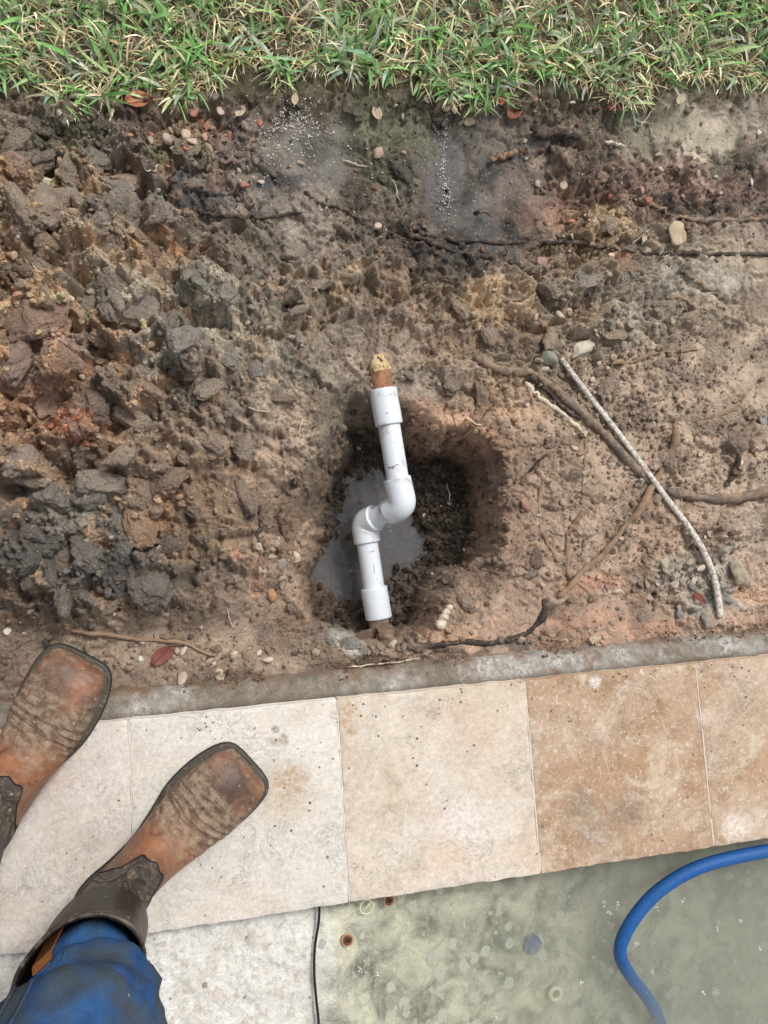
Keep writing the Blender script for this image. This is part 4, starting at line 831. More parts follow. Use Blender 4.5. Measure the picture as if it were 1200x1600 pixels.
root('root', 'short grey-brown root stub right of the grey clay clods', 'root', [(1062, 424), (1090, 440), (1122, 464)], 9, M_ROOTG, .35, 30, (.7, 1), 17)
root('root', 'buried pale root bump beside the small tan pebbles', 'root', [(1030, 470), (1060, 466), (1090, 480)], 9, M_ROOT, .5, 30, (.8, .6), 18)
root('root', 'looped pale root end at the right wall of the hole', 'root', [(668, 985), (690, 955), (712, 945)], 4, M_ROOTP, .3, 24, (.6, .6), 21)
root('root', 'black twisted root in the clay left of the hole', 'root', [(404, 790), (408, 815), (403, 840), (418, 858)], 10, M_ROOTB, .4, 30, (.8, .8), 22)
def stick(label, uv, wpx, mat, seed, name='stick', cat='stick', lift=.004): return root(name, label, cat, uv, wpx, mat, .1, 24, (1, .9), seed, lift)
stick('dark brown chunk of bark below the lawn edge', [(826, 208), (850, 212), (880, 216), (905, 222)], 17, M_ROOTB, 30, 'bark_chunk', 'bark')
stick('grey cut twig just below the dark bark chunk', [(857, 236), (875, 250), (893, 266)], 11, M_ROOTG, 31)
stick('brown broken twig left of the grey cut twig', [(762, 254), (785, 247), (808, 240)], 10, M_ROOT, 32)
stick('white peeling twig at the lower right rim of the hole', [(678, 980), (690, 965), (703, 946)], 13, M_ROOTP, 33)
stick('thin dark twig right of the hole above the curved root', [(824, 738), (838, 724), (852, 710)], 5, M_ROOTB, 34)
stick('pale straw twig sticking out of the bottom edge of the lawn', [(942, 224), (960, 228), (976, 232)], 5, M_ROOTP, 35)
stick('white stick lying in the grass at the top left', [(168, 19), (195, 20), (224, 19)], 7, M_ROOTP, 36, lift=.045)
stick('dark split bark strip beside a white pebble at the right', [(1158, 700), (1150, 722), (1140, 748), (1130, 762)], 9, M_ROOTB, 37, 'bark_chunk', 'bark', .0)
stick('pale thin splinter by the concrete beam under the hole', [(540, 1042), (600, 1036), (655, 1028)], 2.6, M_ROOTP, 38)
straw_lab = ['thin pale bit of straw between the perlite grains and the moss', 'pale straw bit on the soil left of the upper white coupling', 'pale straw bit between the maroon leaf and the hole', 'pale straw bit by the concrete beam below the hole', 'pale straw bit on the soil up and left of the old pipe', 'pale straw bit above the sandy patch, upper one', 'pale straw bit left of the sandy patch, lowest one', 'pale straw bit left of the sandy patch, leftmost one', 'pale straw bit on the clod heap at the far left', 'pale straw bit at the upper right rim of the hole', 'pale straw bit on the upper right wall of the hole', 'pale straw bit deep on the right wall of the hole', 'pale straw bit at the upper left rim of the hole', 'pale straw bit beside the tan egg-shaped stone', 'pale straw bit above the dark thick root stub', 'pale straw bit on the clods below the orange curled leaf']
for i, (u, v) in enumerate([(555, 256), (405, 640), (360, 965), (690, 1040), (430, 550), (1010, 185), (1020, 210), (1000, 190), (60, 420), (740, 660), (725, 680), (700, 770), (470, 670), (1000, 370), (620, 300), (240, 265)]):
    a = random.uniform(0, 3.1); L = random.uniform(9, 20); du, dv = L*math.cos(a), L*math.sin(a)
    root('straw_bit', straw_lab[i], 'straw', [(u-du, v-dv), (u+random.uniform(-3, 3), v+3), (u+du, v+dv)], random.uniform(2, 3.4), M_ROOTP, -.1, 14, (.8, .6), 50+i, .002, group='bits of straw on the soil')

hp = []
for _ in range(46):
    u, v = random.choice([(800, 590), (880, 650), (960, 700), (1040, 700), (1010, 770), (950, 860), (900, 820), (1100, 780), (760, 380), (900, 384), (1100, 345), (1040, 320), (700, 375), (720, 700), (740, 800), (690, 650), (830, 990), (370, 338), (270, 520), (300, 660)]); u += random.gauss(0, 22); v += random.gauss(0, 16)
    a = random.uniform(0, 6.3); L = random.uniform(15, 46); pts = [(u, v)]
    for k in range(4): a += random.gauss(0, .45); pts.append((pts[-1][0]+L/4*math.cos(a), pts[-1][1]+L/4*math.sin(a)))
    c = catmull(pts, 16); q = hit(c[:, 0], c[:, 1]); q[:, 2] = np.maximum(q[:, 2], q[:, 2].mean()-.004)+.0012; hp.append(sweep(q, np.linspace(.0010, .0004, 16), 5))
V, F = join(hp); link('root_hairs', mesh_py('root_hairs', V, F), M_ROOT, ground)['kind'] = 'stuff'
# ---------------------------------------------------------------- fallen leaves
def leaf(label, u, v, ang, L, W, mat, curl=.3, name='fallen_leaf', z=None, group=None):
    p = hit(u, v); d = (CAM_H-p[2])/FPX; L *= d; W *= d; nx, ny = 16, 9; V = []
    for i in range(nx):
        s = i/(nx-1); w = W*.5*(math.sin(math.pi*s**.85)**.8)*(1-.1*s)
        for j in range(ny):
            q = j/(ny-1)*2-1; V.append(((s-.5)*L, q*w+.04*L*math.sin(s*3), curl*W*(q*q*.5)+.10*L*(s-.5)**2*2+.0004*math.sin(q*14+s*9)))
    F = [tuple(f) for f in grid_faces(nx, ny)]; T = [(a[0], a[1], a[2]-.0006) for a in V]; n0 = len(V); V += T
    F += [tuple(n0+k for k in f[::-1]) for f in F]
    rim = list(range(ny))+[i*ny+ny-1 for i in range(1, nx)]+[(nx-1)*ny+j for j in range(ny-2, -1, -1)]+[i*ny for i in range(nx-2, 0, -1)]
    m = len(rim); F += [(rim[k], n0+rim[k], n0+rim[(k+1) % m], rim[(k+1) % m]) for k in range(m)]
    o = link(name, mesh_py(name, V, F), mat, None, label=label, category='leaf'); o.location = (p[0], p[1], (p[2] if z is None else z)+.004); o.rotation_euler = (random.uniform(-.15, .15), random.uniform(-.15, .15), math.radians(ang))
    mid = sweep([(-.62*L, 0, .08*L), (-.3*L, 0, .018*L+.0007), (0, .03*L, .0012), (.4*L, .03*L, .018*L+.001)], [.0008, .0008, .0006, .0003], 6); link('midrib', mesh_py('midrib', *mid), M_ROOTP if mat is M_LEAF[3] else mat, o)
    if group: o['group'] = group
    return o
leaf('orange-brown curled leaf under the lawn edge at the left', 218, 163, 14, 44, 30, M_LEAF[0], .5)
leaf('red-brown pointed leaf under the lawn edge right of the middle', 803, 178, 35, 40, 25, M_LEAF[1], .35)
leaf('small orange leaf beside the red-brown pointed leaf', 778, 162, 0, 24, 17, M_LEAF[0], .35)
leaf('dull maroon leaf on the soil right of the left boot toe', 257, 1023, 38, 42, 24, M_LEAF[2], .25)
leaf('small dark red leaf beside the lower end of the white tube', 1089, 936, -35, 28, 18, M_LEAF[1], .35)
leaf('pale tan oval leaf below the grass left of the white grains', 376, 178, 50, 26, 15, M_LEAF[3], .4)
leaf('pale tan leaf above the sandy patch at the top right', 1062, 158, 48, 30, 15, M_LEAF[3], .4)
leaf('dark crumpled leaf on the soil below the long brown root', 1017, 934, 55, 24, 12, M_LEAF[4], .4)
leaf('reddish leaf half sunk in soil below the lawn edge', 957, 172, 5, 28, 16, M_LEAF[2], .3)
leaf('pale leaf scrap beside the perlite grains', 461, 158, 80, 24, 12, M_LEAF[3], .4)
leaf('tan dry leaf below the lawn at the centre', 588, 178, 100, 30, 18, M_LEAF[3], .4)
leaf('brown dry leaf flat on the soil above the curved root', 1005, 372, 65, 28, 9, M_LEAF[3], .3)

# ---------------------------------------------------------------- white ribbed tube
uv = catmull([(877, 560), (905, 598), (940, 643), (975, 688), (1010, 735), (1045, 783), (1075, 822), (1100, 862), (1115, 900), (1122, 935), (1126, 964)], 420)
p = hit(uv[::10, 0], uv[::10, 1]); z = np.convolve(np.pad(p[:, 2], 3, 'edge'), np.ones(7)/7, 'valid')+.008; zf = np.interp(np.arange(420), np.arange(0, 420, 10), z)
zf = np.maximum(zf, np.convolve(np.pad(zf, 60, 'edge'), np.ones(121)/121, 'valid')); pp = P(uv[:, 0], uv[:, 1], zf)
hw = np.interp(np.arange(420), [0, 120, 300, 419], [.0046, .0050, .0058, .0064])
t = NT('ribbed_tube'); q_ = t.obj(); c = t.mix(t.rng(t.noise(q_, 160, 4, .7), .45, .62), lin((214, 208, 196)), lin((140, 130, 116))); c = t.mix(t.rng(t.voro(q_, 260), .1, .3, .7, 0), c, lin((70, 64, 58)))
M_TUBE = t.fin(Base_Color=c, Roughness=.6, Normal=t.bump(t.noise(q_, 400, 3), .0008))
V, F = sweep(pp, hw*(1+.07*np.where(np.arange(420) % 3 == 0, -1, .5)), 12, True, .8)
o = link('ribbed_tube', mesh_py('ribbed_tube', V-pp[0], F), M_TUBE, None, label='long thin white speckled ribbed tube curving across the soil at the right', category='tube'); o.location = pp[0]

# ---------------------------------------------------------------- pool things
hz = [-.018, -.018, -.022, -.028, -.036, -.044, -.056, -.074, -.094, -.115, -.135]
huv = [(1260, 1322), (1190, 1331), (1110, 1349), (1058, 1372), (1014, 1406), (980, 1452), (969, 1490), (985, 1525), (1012, 1560), (1032, 1600), (1045, 1650)]
cc = catmull(np.column_stack([P(np.array(huv)[:, 0], np.array(huv)[:, 1], np.array(hz))]), 700)
t = NT('hose_fabric'); q_ = t.obj(); c = t.mix(1, lin((34, 88, 150)), gray(t, t.noise(q_, 300, 3), .75, 1.25), 'MULTIPLY'); M_HOSE = t.fin(Base_Color=c, Roughness=.55, Specular_IOR_Level=.3)
aa = np.arange(700)[:, None]*1.1+np.arange(24)[None, :]*(2*np.pi/24)*3
V, F = sweep(cc, .0108, 24, True, disp=.012*np.sin(aa)); o = link('blue_hose', mesh_py('blue_hose', V-cc[0], F), M_HOSE, None, label='blue woven hose looping from the tile edge down into the murky water', category='hose'); o.location = cc[0]
w = catmull([(499, 1412), (498, 1440), (492, 1480), (491, 1520), (494, 1560), (498, 1600), (500, 1660)], 60); pw = P(w[:, 0], w[:, 1], -.033)
V, F = sweep(pw, .0021, 10); o = link('black_cable', mesh_py('black_cable', V-pw[0], F), M_WIRE, None, label='thin black cable hanging down from the edge of the pale tiles', category='cable'); o.location = pw[0]
def torus(R0, r0, n=28, m=8, wob=.0): 
    a = np.linspace(0, 2*np.pi, n+1)[:-1]; path = np.column_stack([R0*np.cos(a)*(1+wob*np.sin(2*a)), R0*np.sin(a), 0*a]); V = []; 
    for i in range(n):
        e = path[i]/np.linalg.norm(path[i])
        for j in range(m): b = 2*np.pi*j/m; V.append(path[i]+e*r0*math.cos(b)+np.array([0, 0, r0*math.sin(b)]))
    return np.array(V), [tuple(f) for f in grid_faces(n, m, True)]+[((n-1)*m+j, (n-1)*m+(j+1) % m, (j+1) % m, j) for j in range(m)]
M_RUST = plain('rust', lin((96, 62, 42)), .7, .35, 200, .0008, .4, dirt=lin((150, 100, 70)), dirt_lo=.52); M_CREAM = plain('cream_plastic', lin((226, 220, 190)), .5, .08); M_PALER = plain('pale_rust', lin((180, 140, 108)), .7, .2, 200)
for u, v, r, lab in ((543, 1469, .0085, 'rusty round washer on the pool ledge right of the black cable'), (608, 1407, .0080, 'rusty round washer half under the tile edge')):
    p = P(u, v, POOL_Z+.003); tg = thing('rusty_washer', lab, 'washer', tuple(p)); link('outer_ring', mesh_py('outer_ring', *torus(r, .0014)), M_PALER, tg); link('inner_ring', mesh_py('inner_ring', *torus(r*.66, .0022)), M_RUST, tg)
    V, F = sweep([(0, 0, -.001), (0, 0, .0004), (0, 0, .0012)], [r*.6, r*.55, r*.3], 20); link('rusty_centre', mesh_py('rusty_centre', V, F), plain('dark_rust', lin((52, 34, 26)), .7, .3, 200), tg)
p = P(573, 1417, POOL_Z+.004); tg = thing('cream_plastic_ring', 'small cream plastic ring with a crossbar at the tile edge', 'ring', tuple(p)); link('ring', mesh_py('ring', *torus(.0105, .0012, wob=.04)), M_CREAM, tg)
V, F = sweep([(-.007, -.007, 0), (0, 0, .0004), (.007, .007, 0)], .0011, 8); link('crossbar', mesh_py('crossbar', V, F), M_CREAM, tg)
def on_floor(u, v, dz=.002):
    z = np.full(np.shape(u), -.06)
    for _ in range(5): p = P(u, v, z); z = pool_floor_z(p[..., 0], p[..., 1])[0]
    p = P(u, v, z+dz); return p
p = on_floor(868, 1553, .012); tg = link('shell_ring', mesh_py('shell_ring', *torus(.0095, .0036, wob=.06)), plain('shell', lin((214, 212, 190)), .6, .15), None, label='pale round ring lying under the murky water', category='ring'); tg.location = p
p = on_floor(832, 1475, .008); V, F = sweep([(0, 0, -.003), (0, 0, -.0026), (0, 0, .0026), (0, 0, .003)], [.012, .0145, .0140, .011], 9, disp=RS.uniform(-.3, .18, (4, 9))*np.ones((4, 1))); V[:, 0] *= 1.15
bt_ = link('blue_tile_chip', mesh_py('blue_tile_chip', V, F, False), plain('blue_glaze', lin((50, 84, 134)), .3, .6, 40, dirt=lin((150, 152, 140)), dirt_lo=.45), None, label='small dark blue chip showing through the murky water', category='chip'); bt_.location = p; bt_.rotation_euler = (0, 0, .5)
# pale flakes of aggregate showing in the ledge
t = NT('flake'); c = t.n('ShaderNodeObjectInfo', out='Color'); M_FLAKE = t.fin(Base_Color=t.mix(1, c, gray(t, t.noise(t.off(t.obj()), 2., 4), .8, 1.15), 'MULTIPLY'), Roughness=.7)
fl_me = []
for i in range(10):
    rs = np.random.RandomState(900+i); k = rs.randint(6, 10); a = np.sort(rs.rand(k))*2*np.pi*.25+np.arange(k)/k*2*np.pi*.85; r = rs.uniform(.6, 1.15, k); w = rs.uniform(.45, 1)
    top = [(math.cos(x)*y*.9, math.sin(x)*y*w*.9, .25) for x, y in zip(a, r)]; mid = [(math.cos(x)*y, math.sin(x)*y*w, .1) for x, y in zip(a, r)]; lo = [(math.cos(x)*y, math.sin(x)*y*w, -.6) for x, y in zip(a, r)]
    F = [tuple(range(k))]+[(k+j, k+(j+1) % k, (j+1) % k, j) for j in range(k)]+[(2*k+j, 2*k+(j+1) % k, k+(j+1) % k, k+j) for j in range(k)]
    m = mesh_py('pebble', top+mid+lo, F, False); m.materials.append(M_FLAKE); fl_me.append(m)
n = 0
while n < 285:
    u = random.uniform(215, 1240); v = random.uniform(1330, 1640)
    if v < 1462-.145*(u-200)+6: continue
    wetp = u > 500
    p = on_floor(np.array(u), np.array(v), .0); r = (random.uniform(2.2, 5) if random.random() < .85 else random.uniform(5, 9.5))*(1. if wetp else .5)*1.08/1000
    o = link('pebble', random.choice(fl_me), None, pool_floor); o.location = (p[0], p[1], p[2]+r*.05+.0006); o.scale = (r, r, r*.45); o.rotation_euler = (random.uniform(-.12, .12), random.uniform(-.12, .12), random.uniform(0, 6.3))
    c = lin((random.uniform(165, 200),)*3)*np.array([.98, 1., .88]) if wetp else lin(random.choice([(220, 214, 204), (205, 190, 170), (190, 182, 170), (150, 135, 118), (120, 108, 96)])); o.color = (*c, 1); n += 1
# flecks floating on the water
U = np.concatenate([RS.uniform(520, 1200, 150), RS.normal(1000, 90, 60)]); Vv = np.concatenate([RS.uniform(1340, 1600, 150), RS.normal(1500, 50, 60)]); ok = Vv > 1462-.145*(U-200)+12
p = P(U[ok], Vv[ok], POOL_Z+.0002); scatter('floating_specks', p, RS.uniform(.0003, .0010, len(p)), np.tile(lin((240, 240, 232)), (len(p), 1)), 1, M_SPECK, None, .5, .3, lab='tiny white specks floating on the pool water')
foam_lab = ['white foam cluster left of the blue hose, leftmost of three', 'white foam cluster left of the blue hose, lowest of three', 'white foam cluster nearest the outer bend of the blue hose', 'white foam cluster inside the loop of the blue hose, near its bend', 'white foam cluster inside the hose loop, close under the upper run', 'white foam cluster at the right side of the hose loop, higher one', 'white foam cluster furthest right of the upper row of foam', 'foam cluster just right of the hose where it dips under', 'foam cluster right of the sinking part of the blue hose', 'large white foam cluster near the bottom right, left one of a pair', 'white foam cluster near the bottom right, right one of a pair', 'foam cluster at the right edge of the pool water', 'foam cluster left of the sunken end of the blue hose', 'foam cluster at the bottom between the pale ring and the cable', 'foam cluster below the rusty washer, upper of three', 'foam cluster below the rusty washer, lower right of three', 'foam cluster nearest the black cable', 'foam cluster right of the rusty washer']
for i, (u, v) in enumerate([(944, 1413), (952, 1424), (965, 1413), (1026, 1418), (1066, 1409), (1122, 1448), (1157, 1440), (994, 1480), (1017, 1517), (1099, 1552), (1118, 1550), (1188, 1482), (908, 1535), (775, 1588), (562, 1516), (545, 1555), (520, 1563), (590, 1526)]):
    p = P(u, v, POOL_Z+.0002); pts = np.array(p)+RS.randn(14, 3)*np.array([.0024, .0036, 0]); o = scatter('foam_fleck', pts, RS.uniform(.0005, .0013, 14), np.tile(lin((240, 240, 234)), (14, 1)), 1, M_SPECK, None, .5, .3, kind='', lab=foam_lab[i]); del o['kind']; o['category'] = 'foam'; o['group'] = 'clusters of foam on the pool water'

# ---------------------------------------------------------------- lawn: blades rooted in a strip of turf
def blades(N, area, zf, Lr, Wr, cols, spread, seed, lean=(0, 0), lift=.9, segs=5, curlr=(.4, 1.5)):
    rs = np.random.RandomState(seed); x0, y0 = area(N, rs); n = len(x0); az = rs.rand(n)*2*np.pi; L = rs.uniform(*Lr, n); W = rs.uniform(*Wr, n)
    dx = np.cos(az)+lean[0]; dy = np.sin(az)+lean[1]; nn = np.hypot(dx, dy)+1e-6; dx /= nn; dy /= nn
    el0 = rs.uniform(spread, lift, n)*np.pi/2; cur = rs.uniform(*curlr, n); tw = rs.randn(n)*.5
    W = W*rs.choice([.45, .65, .85, 1.1], n); px, py, pz = x0.copy(), y0.copy(), zf(x0, y0)-.003; V = []; st = L/segs; side = rs.randn(n)*.25
    ch = rs.randint(0, len(cols), n); bc = lin(cols)[ch]*rs.uniform(1.05, 2.3, n)[:, None]; C = []
    ground_z = pz.copy()
    for k in range(segs+1):
        f = k/segs; w = W*(.75+.5*f if f < .4 else .95*(1-((f-.4)/.6)**2.4)+.02)*.5
        sx, sy = -dy, dx; tilt = tw*(.3+f)
        zc = np.cos(tilt); zs = np.sin(tilt)
        for sgn, dz in ((-1, 0), (0, -1), (1, 0)):
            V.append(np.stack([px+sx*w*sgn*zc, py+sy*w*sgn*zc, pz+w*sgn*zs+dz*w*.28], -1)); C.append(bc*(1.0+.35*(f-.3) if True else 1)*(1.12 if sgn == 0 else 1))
        el = el0-cur*f*1.2; hx = np.cos(el); hz_ = np.sin(el)
        px = px+dx*hx*st; py = py+dy*hx*st; pz = np.maximum(pz+hz_*st, ground_z+.002*f+rs.rand(n)*.006)
        a = side*.35; dx, dy = dx*np.cos(a)-dy*np.sin(a), dx*np.sin(a)+dy*np.cos(a)
    V = np.stack(V, 1); C = np.stack(C, 1); m = V.shape[1]; f = []
    for k in range(segs):
        for j in (0, 1): f.append((k*3+j, k*3+j+1, (k+1)*3+j+1, (k+1)*3+j))
    f = np.array(f); F = (f[None]+(np.arange(n)*m)[:, None, None]).reshape(-1, 4)
    return V.reshape(-1, 3), F, C.reshape(-1, 3)
def edge_v(u): return 130+fbm(np.asarray(u)/1000, np.asarray(u)*0+3, 30, 3, 2)*34+fbm(np.asarray(u)/1000, np.asarray(u)*0, 7, 4, 6)*44+10*np.exp(-((np.asarray(u)-140)/90)**2)
def lawn_area(back, segs_full=True):
    def f(N, rs):
        u = rs.uniform(-200, 1400, N*2); v = rs.uniform(-back, 160, N*2); bare = fbm(u/1000, v/1000, 13, 3, 9); k = (v < edge_v(u)-3)&((bare < .08)|(rs.rand(len(u)) < (.25 if segs_full else .9))); u, v = u[k][:N], v[k][:N]; p = P(u, v, .012); return p[:, 0], p[:, 1]
    return f
GREEN = [(86, 128, 70), (96, 138, 76), (84, 118, 68), (108, 144, 78), (130, 148, 102), (104, 132, 106), (142, 154, 112), (118, 126, 98), (152, 150, 120), (100, 132, 80), (146, 150, 132), (80, 102, 70), (124, 132, 118)]
DRY = [(170, 154, 124), (180, 168, 142), (152, 136, 106), (138, 120, 88), (186, 166, 122), (128, 112, 84), (166, 156, 128), (206, 194, 166)]
dryness = lambda N: 0
parts = [blades(3300, lawn_area(170), Hxy, (.034, .078), (.0046, .0082), GREEN, .15, 21), blades(2600, lawn_area(170), Hxy, (.022, .05), (.0024, .0046), GREEN, .3, 22, lift=1.)]
def edge_area(N, rs):
    u = rs.uniform(-150, 1350, N); v = edge_v(u)-rs.exponential(12, N); p = P(u, v, .01); return p[:, 0], p[:, 1]
parts.append(blades(520, edge_area, Hxy, (.03, .06), (.0038, .0066), GREEN, .2, 23, lean=(0, -.9), lift=.7))
def merge(ps):
    V = []; F = []; C = []; o = 0
    for a, b, c in ps: V.append(a); F.append(b+o); C.append(c); o += len(a)
    return np.vstack(V), np.vstack(F), np.vstack(C)
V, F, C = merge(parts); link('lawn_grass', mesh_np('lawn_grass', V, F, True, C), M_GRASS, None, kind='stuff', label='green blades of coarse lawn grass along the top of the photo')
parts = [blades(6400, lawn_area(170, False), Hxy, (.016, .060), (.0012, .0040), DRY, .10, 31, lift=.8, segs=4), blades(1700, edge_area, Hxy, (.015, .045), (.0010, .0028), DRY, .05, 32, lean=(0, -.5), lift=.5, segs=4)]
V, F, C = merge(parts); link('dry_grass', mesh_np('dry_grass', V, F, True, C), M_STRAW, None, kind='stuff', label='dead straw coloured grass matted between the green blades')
def far_area(N, rs):
    s = rs.uniform(-1.8, 3.2, N*2); t_ = rs.uniform(1.05, 2.6, N*2); x, y = st2xy(s, t_); u, v = proj(x, y, np.zeros(len(x))); k = ~((u > -180) & (u < 1380) & (v > -165)) & (v < 140); return x[k][:N], y[k][:N]
V, F, C = merge([blades(12000, far_area, Hxy, (.03, .06), (.004, .008), GREEN, .15, 41, segs=3), blades(3000, far_area, Hxy, (.02, .05), (.002, .004), DRY, .05, 42, lift=.5, segs=3)])
link('far_lawn_grass', mesh_np('far_lawn_grass', V, F, True, C), M_GRASS, None, kind='stuff', label='lawn grass beyond the edges of the photo')
# ---------------------------------------------------------------- the person: two boots and jeans
def leather_mat(name, k):
    t = NT(name); p = t.obj(); s = t.n('ShaderNodeVertexColor', layer_name='Col')
    n1 = t.noise(p, 22, 5, .65, .6); n2 = t.noise(p, 90, 5, .7, .4); n3_ = t.noise(p, 420, 3, .7)
    mp = t.n('ShaderNodeMapping', {'Vector': p, 'Scale': (28., 190., 28.)}); strk = t.noise(mp, 1., 5, .65, .6)
    mud = t.n('ShaderNodeAttribute', out='Fac', attribute_name='Mud'); gz = t.n('ShaderNodeAttribute', out='Fac', attribute_name='Crease')
    c = t.mix(1, s, gray(t, n1, .6, 1.35), 'MULTIPLY'); c = t.mix(t.rng(n1, .5, .66, 0, .5), c, lin((148, 102, 74)) if k == 'v' else lin((86, 80, 74)))
    c = t.mix(t.rng(t.noise(p, 45, 5, .7, 1.), .54, .66, 0, .55), c, lin((74, 46, 34)) if k == 'v' else lin((36, 32, 30)))
    mm = t.math('ADD', mud, t.math('ADD', t.math('MULTIPLY', t.math('SUBTRACT', n2, .5), 1.5), t.math('MULTIPLY', t.math('SUBTRACT', strk, .5), 1.8))); dust = t.mix(t.rng(n2, .4, .6), lin((104, 84, 68)), lin((150, 132, 112)))
    c = t.mix(t.rng(mm, .15, .95, 0, .85), c, dust)
    # mud drops
    v = t.voro(p, 110); vs = t.n('ShaderNodeSeparateColor', {0: t.voro(p, 110, out='Color')}); drop = t.math('MULTIPLY', t.rng(v, .16, .24, 1, 0), t.math('GREATER_THAN', vs, .84))
    c = t.mix(t.math('MULTIPLY', drop, .7), c, lin((170, 150, 128)))
    c = t.mix(1, c, gray(t, n3_, .85, 1.12), 'MULTIPLY')
    h = t.math('ADD', t.math('ADD', t.math('MULTIPLY', n2, .5), t.math('MULTIPLY', n3_, .25)), t.math('MULTIPLY', drop, .5))
    h = t.math('ADD', h, t.math('MULTIPLY', t.math('MULTIPLY', strk, mud), 1.3))
    return t.fin(Base_Color=c, Roughness=t.rng(mm, .2, .7, .42, .8), Normal=t.bump(h, .0018, .8), Specular_IOR_Level=.4)
M_VAMP = leather_mat('brown_leather', 'v'); M_SHAFT = leather_mat('dark_leather', 's')
M_LINING = plain('boot_lining', lin((40, 28, 22)), .8, .3); M_RED = plain('red_webbing', lin((170, 22, 26)), .6, .2); M_TAN = plain('tan_leather', lin((150, 94, 52)), .6, .25, 80)
RINGS = [  # front point (y,z), back point (y,z), half width, side shift, exponent
 (.305, .022, .3045, .014, .024), (.3040, .031, .303, .013, .0335), (.300, .039, .299, .013, .0395), (.290, .047, .288, .013, .0445), (.272, .0535, .27, .013, .0485), (.25, .057, .248, .013, .0510), (.225, .060, .222, .013, .0520),
 (.20, .063, .196, .013, .0490), (.178, .075, .168, .013, .0450), (.160, .090, .130, .012, .0400), (.147, .106, .085, .012, .0365), (.136, .122, .040, .012, .0355), (.129, .138, .012, .020, .0360), (.124, .155, .004, .055, .0375),
 (.121, .175, .005, .10, .0400), (.121, .200, .004, .145, .0440), (.124, .225, .0, .185, .0490), (.129, .250, -.004, .225, .0540), (.134, .272, -.008, .262, .0575), (.137, .285, -.010, .282, .0590)]
def boot_grid(nr=84, nc=56, inner=1, off=0.):
    c = catmull(np.array(RINGS), nr); th = np.linspace(0, 2*np.pi, nc, endpoint=False); V = np.zeros((nr, nc, 3)); f = np.arange(nr)/(nr-1)
    for i in range(nr):
        Fp = np.array([c[i, 0], c[i, 1]]); Bp = np.array([c[i, 2], c[i, 3]]); C_ = (Fp+Bp)/2; a = (Fp-Bp)/2; w = c[i, 4]+off
        e = 2.0 if i > nr*.55 else 2.0+.9*(1-i/(nr*.55)); ct, s_ = np.cos(th), np.sin(th); pc = np.sign(ct)*np.abs(ct)**(2/e); ps = np.sign(s_)*np.abs(s_)**(2/e)
        la = np.linalg.norm(a); a2 = a*(1+off/la)
        y = C_[0]+a2[0]*pc; z = C_[1]+a2[1]*pc
        low = np.clip(-ct, 0, 1)*(1 if i < nr*.5 else 0); x = w*ps
        V[i, :, 0] = x; V[i, :, 1] = y; V[i, :, 2] = z
    # inside line is straighter; whole foot curves a little to the inside
    yy = V[..., 1]; V[..., 0] += inner*(.006*np.sin(np.clip(yy/.3, 0, 1)*np.pi)-.003)
    return V, f, th
